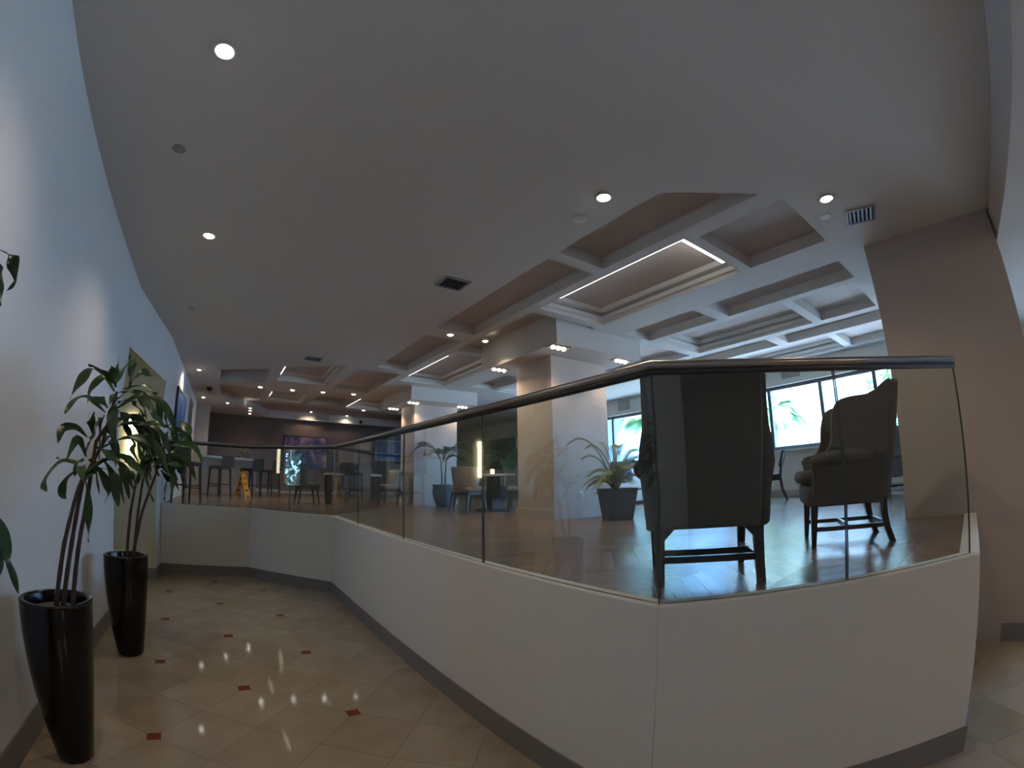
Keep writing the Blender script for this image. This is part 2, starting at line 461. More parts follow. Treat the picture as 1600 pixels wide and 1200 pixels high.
def walled(name, plane, axis, a0, a1, z0, z1, opens, t, m):
    # a wall in a plane of constant x (axis 0) or y (axis 1) with rectangular openings (b0, b1, zb0, zb1)
    w = MB()
    def bx(b0, b1, c0, c1):
        if b1-b0 < 1e-4 or c1-c0 < 1e-4: return
        lo, hi = min(plane, plane+t), max(plane, plane+t)
        if axis == 0: w.box(lo, hi, b0, b1, c0, c1)
        else: w.box(b0, b1, lo, hi, c0, c1)
    opens = sorted(opens); x = a0
    for (b0, b1, c0, c1) in opens:
        bx(x, b0, z0, z1); bx(b0, b1, z0, c0); bx(b0, b1, c1, z1); x = b1
    bx(x, a1, z0, z1)
    return struct(w.build(name, m))
def window(n, plane, axis, b0, b1, z0, z1, muls, rails=(), fw_=.07, dep=.1, out=1):
    root = bpy.data.objects.new('window_%d' % n, None); COL.objects.link(root); struct(root); root.empty_display_size = .1
    f = MB()
    def bx(mb, u0, u1, w0, w1, d0, d1):
        lo, hi = sorted((plane+out*d0, plane+out*d1))
        if axis == 0: mb.box(lo, hi, u0, u1, w0, w1)
        else: mb.box(u0, u1, lo, hi, w0, w1)
    bx(f, b0, b1, z0, z0+fw_, .02, dep); bx(f, b0, b1, z1-fw_, z1, .02, dep)
    ed = [b0] + list(muls) + [b1]
    for i, u in enumerate(ed):
        bx(f, max(b0, u-fw_/2 if 0 < i < len(ed)-1 else (u if i == 0 else u-fw_)), min(b1, u+fw_/2 if 0 < i < len(ed)-1 else (u+fw_ if i == 0 else u)), z0+fw_, z1-fw_, .02, dep)
    for r_ in rails: bx(f, b0, b1, r_-fw_/2, r_+fw_/2, .03, dep-.01)
    struct(f.build('window_frame', M['alu'], root))
    for i in range(len(ed)-1):
        p = MB(); bx(p, ed[i]+.03, ed[i+1]-.03, z0+.03, z1-.03, .055, .061)
        struct(p.build('window_pane', M['pane'], root))
    return root
walled('wall_right', PW, 0, QR-.2, QB+.2, 0, ZC+.3, [(-3.6, -2.0, .6, 2.9), (.85, 9.8, 2.06, 3.36)], .22, M['wall'])
window(1, PW+.08, 0, .85, 9.8, 2.06, 3.36, (1.9, 3.0, 4.13, 5.27, 6.42, 7.57, 8.7))
walled('wall_back', QR, 1, -1.6, PW+.2, 0, ZC+.3, [], -.22, M['brown'])
window(2, PW+.08, 0, -3.6, -2.0, .6, 2.9, (-2.8,))  # unseen window, added to throw blue daylight on the left wall
window(3, -3.04, 0, 7.45, 7.9, 1.45, 2.3, (), (), .04, out=-1)
portal((PW+.2, 5.3, 2.71), 8.95, 1.3, (-1, 0, 0))
portal((PW+.2, -2.8, 1.75), 1.6, 2.3, (-1, 0, 0))
portal((-3.16, 7.675, 1.875), .45, .85, (1, 0, 0))
struct(MB().box(-1.4, PW+.2, QB, QB+.2, 0, ZC+.4).build('wall_far', M['brown']))
sl_ = MB(); sl_.box(PW-.1, PW, .85, 9.8, 2.02, 2.06)
struct(sl_.build('window_sill', M['wall']))
bs = MB(); bs.box(PW-.015, PW, .3, QB, ZF, ZF+.13); bs.box(-1.0, PW, QB-.015, QB, ZF, ZF+.1)
struct(bs.build('baseboard_right', M['column']))
struct(MB().box(-1.03, -.6, 15.4, 15.9, ZF, ZC).build('wall_pier', M['column']))

# ceiling with coffers
def rect(a, b, c, d): return [(a, c), (b, c), (b, d), (a, d)]
D2 = .27
COFF = [([(2.59, 1.74), (3.2, 1.21), (3.2, 2.98), (2.59, 2.98)], DC, 0), (rect(2.59, 3.2, 3.13, 5.6), DC, 0), (rect(2.59, 3.2, 5.95, 8.2), DC, 0),
        (rect(3.41, 4.42, 1.09, 1.95), DC, 0), (rect(3.34, 4.45, 2.07, 4.25), DC+.06, 1), (rect(3.34, 4.45, 4.4, 6.46), DC, 0), (rect(3.38, 4.45, 6.6, 9.12), DC+.06, 1),
        (rect(5.0, 5.62, 1.15, 2.93), DC, 0), (rect(5.0, 5.62, 3.12, 4.35), DC, 0), (rect(5.0, 5.62, 6.6, 8.9), DC, 0),
        (rect(5.78, 6.95, 1.2, 2.05), DC, 0), (rect(5.78, 6.95, 2.19, 4.3), DC+.06, 1), (rect(5.78, 6.95, 4.5, 6.4), DC, 0), (rect(5.78, 6.95, 6.6, 9.1), DC+.06, 1),
        (rect(7.15, 7.72, 1.2, 2.93), DC, 0), (rect(7.15, 7.72, 3.12, 5.6), DC, 0), (rect(7.9, 8.95, 1.2, 2.14), DC, 0), (rect(7.9, 8.95, 2.28, 4.3), DC+.06, 1), (rect(7.9, 8.95, 4.5, 6.4), DC, 0),
        ([(.98, 9.1), (2.05, 8.46), (2.1, 10.5), (.98, 10.5)], DC+.06, 1), (rect(2.3, 3.2, 8.55, 10.9), DC, 0),
        ([(-.3, 10.15), (.75, 9.35), (.75, 10.9), (-.28, 11.35)], D2, 0), (rect(1.02, 1.98, 12.0, 13.5), DC+.06, 1), (rect(2.2, 3.15, 11.95, 13.4), DC, 0), (rect(3.3, 4.45, 11.75, 13.5), DC+.06, 1),
        ([(-.28, 11.8), (.82, 11.8), (.82, 13.75), (1.3, 13.95), (6.6, 14.0), (6.6, 17.32), (1.37, 17.32), (-.28, 13.76)], D2, 0),
        (rect(5.0, 6.9, 11.8, 13.5), DC, 0)]
vs, es, ho = [], [], []
for poly in [rect(-1.45, PW+.25, QR-.25, QB+.25)] + [c[0] for c in COFF]:
    o = len(vs); n = len(poly)
    vs += [Vector(p) for p in poly]; es += [(o+i, o+(i+1) % n) for i in range(n)]
def inside(p, poly):
    r = False; n = len(poly)
    for i in range(n):
        a, b = poly[i], poly[(i+1) % n]
        if (a[1] > p[1]) != (b[1] > p[1]) and p[0] < (b[0]-a[0])*(p[1]-a[1])/(b[1]-a[1])+a[0]: r = not r
    return r
V2, E2, F2, _, _, _ = delaunay_2d_cdt(vs, es, [], 0, 1e-5)
cm = MB(); keep = []
for f in F2:
    c = sum((V2[i] for i in f), Vector((0, 0)))/len(f)
    if not any(inside(c, q[0]) for q in COFF): keep.append(tuple(f))
cm.add([(p.x, p.y, ZC) for p in V2], keep, False)
for poly, d, lit in COFF:
    n = len(poly); cm.mi = 0
    cm.add([(x, y, ZC) for x, y in poly] + [(x, y, ZC+d) for x, y in poly], [(i, (i+1) % n, n+(i+1) % n, n+i) for i in range(n)], False)
    cm.mi = 1
    cm.add([(x, y, ZC+d) for x, y in poly], [tuple(range(n))], False)
struct(cm.build('ceiling', [M['ceil'], M['ceilpanel']]))
k = 0
for poly, d, lit in COFF:
    if not lit: continue
    t = MB(); n = len(poly); cx = sum(p[0] for p in poly)/n; cy_ = sum(p[1] for p in poly)/n
    def ins(s):
        hx = max(abs(p[0]-cx) for p in poly); hy = max(abs(p[1]-cy_) for p in poly)
        return [(cx+(p[0]-cx)*(1-s/hx), cy_+(p[1]-cy_)*(1-s/hy)) for p in poly]
    for s, z0, z1 in ((.05, .05, .1), (.11, .13, .195)):
        a = ins(0); b = ins(s)
        for i in range(n):
            j = (i+1) % n
            t.add([(*a[i], ZC+z0), (*a[j], ZC+z0), (*b[j], ZC+z0), (*b[i], ZC+z0), (*a[i], ZC+z1), (*a[j], ZC+z1), (*b[j], ZC+z1), (*b[i], ZC+z1)],
                  [(0, 1, 2, 3), (7, 6, 5, 4), (3, 2, 6, 7)], False)
    k += 1
    struct(t.build('trim_%d' % k, M['trimw']))
# dropped soffit over the right of the lobby
ql = lambda p: -.69 + (p-2.9)*.1
struct(MB().prism([(-1.3, ql(-1.3)), (PW+.1, ql(PW+.1)), (PW+.1, -2.4), (-1.3, -2.4)], 3.48, ZC+.02).build('ceiling_soffit', M['ceil']))

# columns with their soffit boxes
def column(p0, p1, q0, q1, zb, bb):
    c = MB(); c.box(p0, p1, q0, q1, zb, ZC)
    struct(c.build('column', M['column'], bevel=.008))
    if bb:
        b = MB(); e = .022; b.box(p0-e, p1+e, q0-e, q1+e, zb, zb+.135); b.box(p0-e*.5, p1+e*.5, q0-e*.5, q1+e*.5, zb+.135, zb+.15)
        struct(b.build('baseboard_column', M['column']))
column(4.12, 5.24, 5.0, 5.86, ZF, 1)
column(4.12, 5.24, 10.0, 10.86, ZF, 1)
for (a, b, c, d) in ((3.8, 5.5, 4.47, 6.4), (3.8, 5.5, 9.45, 11.35)):
    struct(MB().box(a, b, c, d, 3.466, ZC+.134).build('ceiling_box', M['ceil']))
cr_ = MB(); cr_.prism([(4.85, .817), (4.908, -.463), (6.1, -.46), (6.1, .817)], 0, ZC+.02)
struct(cr_.build('column', M['column']))
cb = MB(); cb.prism([(4.885, .05), (4.908, -.48), (6.12, -.48), (6.12, .05)], 0, .165)
struct(cb.build('baseboard_column', M['base']))

# ------------------------------------------------------------------ glass balustrade
def lerp2(a, b, t): return (a[0]+(b[0]-a[0])*t, a[1]+(b[1]-a[1])*t)
gb = thing('glass_balustrade', 'frameless clear glass balustrade with steel handrail along the raised floor edge', 'balustrade', (0, 0, ZL))
def panel(a, b, z0=.0, z1=1.01, th=.013, g0=.005, g1=.005):
    a, b = Vector(a), Vector(b); d = (b-a).normalized(); a = a+d*g0; b = b-d*g1; nrm = Vector((d.y, -d.x))*th/2
    m = MB(); c = [a-nrm, b-nrm, b+nrm, a+nrm]
    m.add([(p.x, p.y, z) for z in (z0, z1) for p in c], [(0, 1, 5, 4), (2, 3, 7, 6)], False)
    m.mi = 1
    m.add([(p.x, p.y, z) for z in (z0, z1) for p in c], [(1, 2, 6, 5), (3, 0, 4, 7), (0, 3, 2, 1), (4, 5, 6, 7)], False)
    return m.build('glass_panel', [M['glass'], M['gedge']], gb)
AB = [1.247, 2.68, 4.12, 5.66, 6.96]
for i in range(4):
    t0, t1 = [(q-1.247)/(6.96-1.247) for q in (AB[i], AB[i+1])]
    panel(lerp2(GA, GB, t0), lerp2(GA, GB, t1))
panel(GB, lerp2(GB, GD, .5)); panel(lerp2(GB, GD, .5), GD)
panel(GD, GE)
panel(GA, lerp2(GA, GC, .52)); panel(lerp2(GA, GC, .52), GC)
hr = MB()
def sweep(mb, pts, sec):
    rings = []
    for i, p in enumerate(pts):
        p = Vector(p)
        d0 = (Vector(pts[i])-Vector(pts[i-1])).normalized() if i else None
        d1 = (Vector(pts[i+1])-Vector(pts[i])).normalized() if i < len(pts)-1 else None
        if d0 is None: d0 = d1
        if d1 is None: d1 = d0
        n0 = Vector((d0.y, -d0.x)); n1 = Vector((d1.y, -d1.x)); b = (n0+n1); b = b/b.dot(n0)
        rings.append([(p.x+b.x*x, p.y+b.y*x, z) for x, z in sec])
    mb.loft(rings, True, True)
path = [GE, GD, GB, GA, GC]
sweep(hr, path, [(.026*cos(a)*1.0, 1.031+.022*sin(a)) for a in [2*pi*i/16 for i in range(16)]])
hr.build('handrail', M['steel'], gb)
ch = MB(); sweep(ch, path, [(-.014, .988), (.014, .988), (.014, 1.014), (-.014, 1.014)])
ch.build('rail_channel', M['steel_dark'], gb)
# ------------------------------------------------------------------ things of the lobby
LEAF_A=[[[-0.666,2.857,2.111],[-0.723,2.753,2.163],[-0.787,2.644,2.175]],[[-0.727,2.871,2.152],[-0.804,2.798,2.186],[-0.843,2.734,2.089],[-0.87,2.672,1.994]],[[-0.666,2.826,2.082],[-0.725,2.797,2.148],[-0.782,2.766,2.069],[-0.79,2.749,1.995]],[[-0.728,2.966,2.002],[-0.774,3.022,2.046],[-0.858,3.068,2.065]],[[-0.729,2.938,1.973],[-0.82,2.871,2.033],[-0.878,2.811,2.009],[-0.917,2.756,1.927]],[[-0.682,2.907,2.113],[-0.667,2.861,2.196],[-0.666,2.81,2.272]],[[-0.668,2.845,2.109],[-0.663,2.757,2.161],[-0.669,2.666,2.186]],[[-0.667,2.853,2.125],[-0.656,2.952,2.232],[-0.617,3.056,2.32]],[[-0.613,2.975,2.133],[-0.617,3.044,2.224],[-0.626,3.11,2.321]],[[-0.612,2.971,2.147],[-0.607,2.903,2.237],[-0.609,2.833,2.292]],[[-0.581,2.889,2.166],[-0.537,2.926,2.22],[-0.482,2.963,2.21]],[[-0.654,2.949,2.114],[-0.544,3.024,2.159],[-0.466,3.09,2.125],[-0.434,3.147,2.05]],[[-0.657,2.975,2.102],[-0.553,2.935,2.102],[-0.481,2.886,2.047],[-0.419,2.834,1.972]],[[-0.66,2.925,2.039],[-0.595,2.965,2.056],[-0.533,3.002,2.016],[-0.512,3.031,1.981]],[[-0.636,2.912,2.039],[-0.662,2.858,2.004],[-0.65,2.812,1.9],[-0.609,2.773,1.779]],[[-0.776,2.872,1.845],[-0.765,2.782,1.894],[-0.731,2.697,1.946]],[[-0.793,2.952,1.855],[-0.789,3.036,1.918],[-0.78,3.121,1.975]],[[-0.806,2.878,1.823],[-0.865,2.83,1.866],[-0.924,2.78,1.846],[-0.933,2.746,1.769]],[[-0.655,2.981,1.951],[-0.606,3.007,1.892],[-0.549,3.035,1.803]],[[-0.718,2.962,2.013],[-0.713,3.041,2.091],[-0.664,3.131,2.132]],[[-0.688,2.901,2.052],[-0.644,2.892,2.055],[-0.633,2.875,2.074]],[[-0.804,2.887,1.717],[-0.853,2.858,1.802],[-0.903,2.826,1.686]],[[-0.801,2.808,1.689],[-0.863,2.745,1.676],[-0.912,2.684,1.696]],[[-0.852,2.913,1.694],[-0.934,2.817,1.671],[-0.983,2.729,1.566],[-0.952,2.669,1.521]],[[-0.79,2.79,1.702],[-0.827,2.809,1.674],[-0.85,2.831,1.603]],[[-0.823,2.824,1.65],[-0.884,2.811,1.593],[-0.907,2.809,1.516],[-0.885,2.821,1.483]],[[-0.811,2.862,1.619],[-0.771,2.849,1.539],[-0.754,2.83,1.395],[-0.751,2.807,1.269]],[[-0.795,2.963,1.701],[-0.718,2.936,1.634],[-0.657,2.905,1.547],[-0.677,2.854,1.481]],[[-0.748,2.869,1.774],[-0.665,2.822,1.747],[-0.588,2.772,1.695]],[[-0.72,2.916,1.719],[-0.654,2.898,1.646],[-0.614,2.873,1.532],[-0.595,2.843,1.467]],[[-0.779,2.85,1.705],[-0.751,2.914,1.67],[-0.735,2.974,1.512]],[[-0.79,2.841,1.781],[-0.76,2.862,1.844],[-0.776,2.871,1.902]],[[-0.839,2.933,1.722],[-0.787,2.857,1.769],[-0.756,2.774,1.824]],[[-0.776,2.797,1.679],[-0.783,2.733,1.652],[-0.75,2.681,1.582]]]
LEAF_B=[[[-0.851,4.707,1.488],[-0.974,4.707,1.671],[-0.922,4.741,1.536],[-0.895,4.77,1.396]],[[-0.808,4.586,1.516],[-0.837,4.53,1.628],[-0.884,4.469,1.629]],[[-0.794,4.574,1.507],[-0.771,4.566,1.613],[-0.771,4.553,1.696]],[[-0.736,4.551,1.605],[-0.739,4.611,1.689],[-0.72,4.673,1.755]],[[-0.714,4.762,1.507],[-0.755,4.894,1.59],[-0.785,5.027,1.679]],[[-0.63,4.735,1.71],[-0.56,4.836,1.672],[-0.57,4.928,1.536],[-0.595,5.017,1.393]],[[-0.532,4.574,1.704],[-0.462,4.518,1.636],[-0.465,4.454,1.492]],[[-0.547,4.801,1.717],[-0.439,4.895,1.692],[-0.405,4.981,1.563]],[[-0.641,4.655,1.708],[-0.674,4.74,1.837],[-0.59,4.84,1.927],[-0.511,4.938,1.825]],[[-0.703,4.697,1.704],[-0.802,4.777,1.795],[-0.863,4.864,1.938]],[[-0.691,4.619,1.693],[-0.663,4.53,1.798],[-0.69,4.432,1.914]],[[-0.644,4.662,1.729],[-0.581,4.561,1.806],[-0.595,4.449,1.903]],[[-0.805,4.622,1.736],[-0.881,4.749,1.842],[-0.891,4.888,1.938]],[[-0.681,4.63,1.683],[-0.59,4.494,1.751],[-0.499,4.357,1.744]],[[-0.754,4.549,1.645],[-0.805,4.439,1.722],[-0.877,4.324,1.713]],[[-0.664,4.742,1.696],[-0.522,4.732,1.795],[-0.439,4.713,1.932],[-0.413,4.688,2.054]],[[-0.604,4.63,1.7],[-0.495,4.522,1.738],[-0.377,4.412,1.724]],[[-0.613,4.797,1.679],[-0.539,4.783,1.607],[-0.446,4.769,1.592]],[[-0.567,4.615,2.06],[-0.466,4.538,2.113],[-0.349,4.46,2.042],[-0.316,4.374,2.0]],[[-0.562,4.579,2.057],[-0.443,4.525,2.048],[-0.363,4.466,2.011],[-0.305,4.404,1.935]],[[-0.58,4.727,2.069],[-0.571,4.622,2.14],[-0.57,4.516,2.202]],[[-0.57,4.574,2.056],[-0.669,4.559,2.092],[-0.763,4.542,2.012],[-0.789,4.536,1.863]],[[-0.577,4.624,2.068],[-0.695,4.759,2.167],[-0.785,4.896,2.259]],[[-0.581,4.593,2.065],[-0.694,4.586,2.069],[-0.761,4.584,2.0]],[[-0.621,4.745,2.027],[-0.685,4.709,2.05],[-0.704,4.679,1.934]],[[-0.582,4.802,2.084],[-0.517,4.803,2.024],[-0.456,4.802,1.898]],[[-0.594,4.62,2.082],[-0.633,4.588,2.185],[-0.679,4.554,2.271]],[[-0.644,4.564,1.994],[-0.735,4.526,2.075],[-0.833,4.485,2.077]],[[-0.726,4.603,1.95],[-0.804,4.708,2.071],[-0.869,4.815,2.19]],[[-0.643,4.756,1.977],[-0.735,4.742,2.0],[-0.812,4.729,1.944]],[[-0.537,4.576,2.051],[-0.552,4.5,1.959],[-0.544,4.427,1.871]]]
LEAF_C=[[[-0.95,1.457,2.266],[-0.838,1.516,2.281],[-0.785,1.536,2.257],[-0.759,1.541,2.198],[-0.777,1.524,2.158]],[[-0.922,1.475,2.235],[-0.839,1.538,2.23],[-0.815,1.564,2.19],[-0.814,1.579,2.126]],[[-0.822,1.529,1.505],[-0.727,1.559,1.492],[-0.685,1.562,1.425],[-0.676,1.55,1.372]],[[-0.836,1.557,1.447],[-0.738,1.608,1.418],[-0.697,1.629,1.348],[-0.68,1.638,1.262]],[[-0.837,1.559,1.409],[-0.746,1.601,1.391],[-0.723,1.608,1.358],[-0.735,1.599,1.3]]]
CANE_A=[[[-0.958,2.822,0.926],[-0.886,2.793,1.251],[-0.825,2.811,1.523],[-0.788,2.822,1.644]],[[-0.921,2.834,0.933],[-0.861,2.853,1.246],[-0.809,2.868,1.591],[-0.718,2.892,1.791],[-0.669,2.904,2.093]],[[-0.87,2.85,0.933],[-0.841,2.911,1.204],[-0.79,2.925,1.522],[-0.767,2.931,1.806],[-0.66,2.957,1.999]]]
CANE_B=[[[-0.892,4.635,0.961],[-0.847,4.593,1.293],[-0.811,4.599,1.547],[-0.766,4.607,1.746]],[[-0.841,4.644,0.962],[-0.753,4.66,1.295],[-0.644,4.676,1.632],[-0.558,4.687,1.997]],[[-0.83,4.646,0.962],[-0.796,4.703,1.289],[-0.762,4.709,1.606],[-0.737,4.713,1.925]]]

def leaf_strip(mb, pts, w, droop=.0, seed=0, fold=.25):
    rnd = random.Random(seed)
    P = [Vector(p) for p in pts]
    # Catmull-Rom through the points
    Q = [P[0]*2-P[1]] + P + [P[-1]*2-P[-2]]
    cur = []
    for i in range(1, len(Q)-2):
        for k in range(6):
            t = k/6.0; a, b, c, d = Q[i-1], Q[i], Q[i+1], Q[i+2]
            cur.append(.5*((2*b)+(c-a)*t+(2*a-5*b+4*c-d)*t*t+(3*b-a-3*c+d)*t**3))
    cur.append(P[-1])
    n = len(cur); L = sum((cur[i+1]-cur[i]).length for i in range(n-1))
    ax = Vector((rnd.uniform(-1, 1), rnd.uniform(-1, 1), rnd.uniform(.2, 1))).normalized()
    view = Vector((-.5, -.8, .25)) + ax*.7
    vs, fs = [], []
    for i, p in enumerate(cur):
        s = i/(n-1)
        t = (cur[min(i+1, n-1)]-cur[max(i-1, 0)]).normalized()
        side = t.cross(view)
        side = side.normalized() if side.length > 1e-4 else Vector((1, 0, 0))
        nr = side.cross(t).normalized()
        wd_ = w*(.10+.90*min(1, s/.55)**1.3)*(1-max(0, (s-.5)/.5)**1.7)*.5 + .0008
        wv = .12*w*sin(s*9+seed)
        vs += [p - side*wd_ + nr*(fold*wd_+wv), p, p + side*wd_ + nr*(fold*wd_-wv)]
    for i in range(n-1):
        a = i*3
        fs += [(a, a+1, a+4, a+3), (a+1, a+2, a+5, a+4)]
    mb.add(vs, fs, True)

def planter(name, label, base, h, rt_, rb, canes, leaves, w, extra, seed):
    o = thing(name, label, 'potted plant', (*base, 0), group=None)
    p = MB()
    prof = [(rb*.9, 0), (rb, .012)]
    for i in range(1, 13):
        t = i/12; prof.append((rb+(rt_-rb)*(1-(1-t)**1.7), .012+(h-.03)*t))
    prof += [(rt_+.002, h-.008), (rt_-.004, h), (rt_-.026, h), (rt_-.032, h-.012), (rt_-.036, h-.09)]
    p.lathe(prof, 48, cap1=False)
    p.build('planter', M['pot'], o)
    s = MB(); s.lathe([(rt_-.034, h-.075), (rt_*.6, h-.055), (.001, h-.045)], 28, cap0=True, cap1=True)
    s.build('soil', M['soil'], o)
    off = Vector((*base, 0)); rnd = random.Random(seed)
    heads = []
    for c in canes:
        pts = [Vector(q)-off for q in c]
        pts[0].z = h-.06
        m = MB(); q = []
        for i in range(len(pts)-1):
            for k in range(5): q.append(pts[i].lerp(pts[i+1], k/5))
        q.append(pts[-1]); n = len(q)
        m.tube(q, [(.014-.006*i/n)*(1+.12*(i % 2)) for i in range(n)], 8)
        m.build('cane', M['cane'], o)
        heads.append(pts)
    f = MB()
    for i, l in enumerate(leaves):
        f.mi = rnd.choice((0, 0, 1))
        L = sum((Vector(l[k+1])-Vector(l[k])).length for k in range(len(l)-1))
        leaf_strip(f, [Vector(q)-off for q in l], w*(.75+.5*min(1, L/.45)), seed=i+seed)
    for i in range(extra):                # the leaves at the far side of the crown
        pts = rnd.choice(heads); t = rnd.uniform(.72, 1.0)
        k = min(len(pts)-2, int(t*(len(pts)-1))); b = pts[k].lerp(pts[k+1], t*(len(pts)-1)-k)
        a = rnd.uniform(-.2, 1.9); ln = rnd.uniform(.2, .38)
        d = Vector((cos(a), sin(a), 0)); e = rnd.uniform(.3, .9)
        f.mi = rnd.choice((0, 0, 1))
        leaf_strip(f, [b, b+d*ln*.45+Vector((0, 0, ln*.45*e)), b+d*ln*.85+Vector((0, 0, ln*.2*e)), b+d*ln*1.1+Vector((0, 0, -ln*.35))], w, seed=i*3+seed)
    f.build('foliage', [M['leaf'], M['leaf2']], o)
    return o
planter('potted_dracaena', 'tall dracaena in a glossy black tapered planter, nearest the camera', (-.97, 2.87), .945, .208, .105, CANE_A, LEAF_A, .057, 16, 5)
planter('potted_dracaena', 'dracaena in a glossy black planter beside the wall recess, farther back', (-.905, 4.68), .91, .205, .12, CANE_B, LEAF_B, .066, 26, 9)
planter('potted_dracaena', 'dracaena mostly outside the picture, only leaf tips showing at left edge', (-.99, 1.22), .93, .2, .11,
        [[(-.99, 1.22, .9), (-.97, 1.24, 1.5), (-.95, 1.3, 2.1)]], LEAF_C, .05, 0, 13)

# recess lamp and left wall pieces
o = thing('wall_sconce', 'tall glowing frosted sconce on the olive wall of the recess', 'sconce', (-1.53, 7.998, 2.11))
MB().rbox(-.055, .055, -.07, -.015, -.36, .36, .02).build('diffuser', M['sconce'], o)
MB().box(-.04, .04, -.015, 0, -.28, .28).build('back_plate', M['steel'], o)

def picture(name, label, x0, x1, y0, y1, z0, z1, axis, m, cat='painting', fr=.03, fm='wood'):
    o = thing(name, label, cat, ((x0+x1)/2, (y0+y1)/2, z0))
    hx, hy, H_ = (x1-x0)/2, (y1-y0)/2, z1-z0
    f = MB(); c = MB()
    if axis == 1:      # hangs on a wall of constant y, faces -y
        f.box(-hx, hx, -hy, hy, 0, fr); f.box(-hx, hx, -hy, hy, H_-fr, H_); f.box(-hx, -hx+fr, -hy, hy, fr, H_-fr); f.box(hx-fr, hx, -hy, hy, fr, H_-fr)
        c.box(-hx+fr, hx-fr, -hy+.006, hy, fr, H_-fr)
    else:
        f.box(-hx, hx, -hy, hy, 0, fr); f.box(-hx, hx, -hy, hy, H_-fr, H_); f.box(-hx, hx, -hy, -hy+fr, fr, H_-fr); f.box(-hx, hx, hy-fr, hy, fr, H_-fr)
        c.box(-hx+.004, hx-.004, -hy+fr, hy-fr, fr, H_-fr)
    f.build('frame', M[fm], o); c.build('canvas', m, o)
    return o
picture('painting', 'blue painting hung on the left white wall beyond the recess', -1.045, -1.0, 9.5, 11.35, 2.1, 3.25, 0, M['art3'])
picture('painting', 'blue and pink abstract painting on the dark brown far wall', 2.06, 3.72, QB-.045, QB, 2.02, 3.2, 1, M['art1'])
picture('painting', 'blue painting with gold glow on the far wall beyond the dining table', 5.62, 6.85, QB-.045, QB, 2.45, 3.25, 1, M['art2'], fm='trimw')
picture('painting', 'dark green picture on the right wall beyond the pillar', PW-.05, PW, 13.2, 15.2, 2.1, 3.2, 0, M['art4'])
dr = bpy.data.objects.new('door_1', None); COL.objects.link(dr); struct(dr)
d_ = MB(); d_.prism([(-1.03, 11.9), (-1.0, 11.9), (-.99, 13.3), (-1.02, 13.3)], ZF, 3.45); struct(d_.build('door_leaf', M['door'], dr))
d_ = MB(); d_.box(-1.03, -.97, 11.8, 11.9, ZF, 3.5); d_.box(-1.03, -.97, 13.3, 13.4, ZF, 3.5); d_.box(-1.03, -.97, 11.9, 13.3, 3.45, 3.5)
struct(d_.build('door_frame', M['trimw'], dr))

# ------------------------------------------------------------------ ceiling fittings
def downlight(p, q, label, power, aim=(0, 0, -1), r=.05, group='recessed downlights', z=ZC, col=(1, .79, .59)):
    o = thing('ceiling_downlight', label, 'downlight', (p, q, z), group=None)
    m = MB(); m.lathe([(r*.98, .03), (r, 0), (r*1.3, -.004), (r*1.35, -.010), (r*1.1, -.016), (r*.95, -.006), (r*.9, .02)], 28, cap0=False, cap1=False)
    m.build('trim_ring', M['white'], o)
    a = Vector(aim).normalized()
    l = MB()
    l.lathe([(r*.86, .004), (r*.86, -.012), (r*.6, -.026), (.001, -.034)], 24)
    rot = Vector((0, 0, -1)).rotation_difference(a).to_matrix().to_4x4()
    l.v = [tuple(rot @ Vector(v)) for v in l.v]
    l.build('lens', M['lamp'], o)
    if power: spot(o, a*.05, power, 125, .8, col, .05, a)
    return o
near = [(-.42, 1.985, 'round recessed downlight nearest the camera, above the tall planter', 22, (0, 0, -1)),
        (-.42, 4.19, 'round recessed downlight above the second black planter', 22, (0, 0, -1)),
        (2.285, 2.055, 'round recessed downlight over the glass corner, beside a coffer', 24, (.2, -.3, -1)),
        (3.66, .80, 'round recessed downlight beside the air vent and right column', 14, (0, .0, -1)),
        (-.72, 10.3, 'warm downlight washing the left wall above the blue painting', 15, (-.4, 0, -1)),
        (2.88, 5.74, 'small downlight on the cross beam before the pillar, nearer one', 24, (0, 0, -1)),
        (3.47, 5.74, 'small downlight on the cross beam closest to the pillar', 24, (0, 0, -1))]
for p, q, lb, pw, am in near: downlight(p, q, lb, pw, am, .045 if q > 5 else .05)
for i, (p, q) in enumerate(((.69, 11.5), (1.47, 11.45), (2.2, 11.3), (2.94, 11.15))):
    downlight(p, q, ('first', 'second', 'third', 'fourth')[i] + ' from the left in the row of four downlights on a far beam', 24, r=.055)
for p, q, lb in ((-.77, 14.07, 'downlight on the low far left ceiling nearest the wall'), (-.06, 14.72, 'downlight on the low far left ceiling beside the recess edge'),
                 (.66, 15.36, 'nearest of three downlights in a column before the brown wall'), (.69, 15.97, 'middle of three downlights in a column before the brown wall'),
                 (.72, 16.75, 'farthest of three downlights in a column, against the brown wall'), (3.92, 13.6, 'single downlight just above the handrail near the second pillar')):
    downlight(p, q, lb, 12, r=.05)
downlight(2.9, 16.9, 'downlight lighting the painting on the brown far wall', 14, (0, .42, -1), .04, z=ZC+D2)
downlight(4.3, 17.1, 'downlight scalloping light on the brown far wall right of the painting', 7, (0, .3, -1), .04, z=ZC+D2)

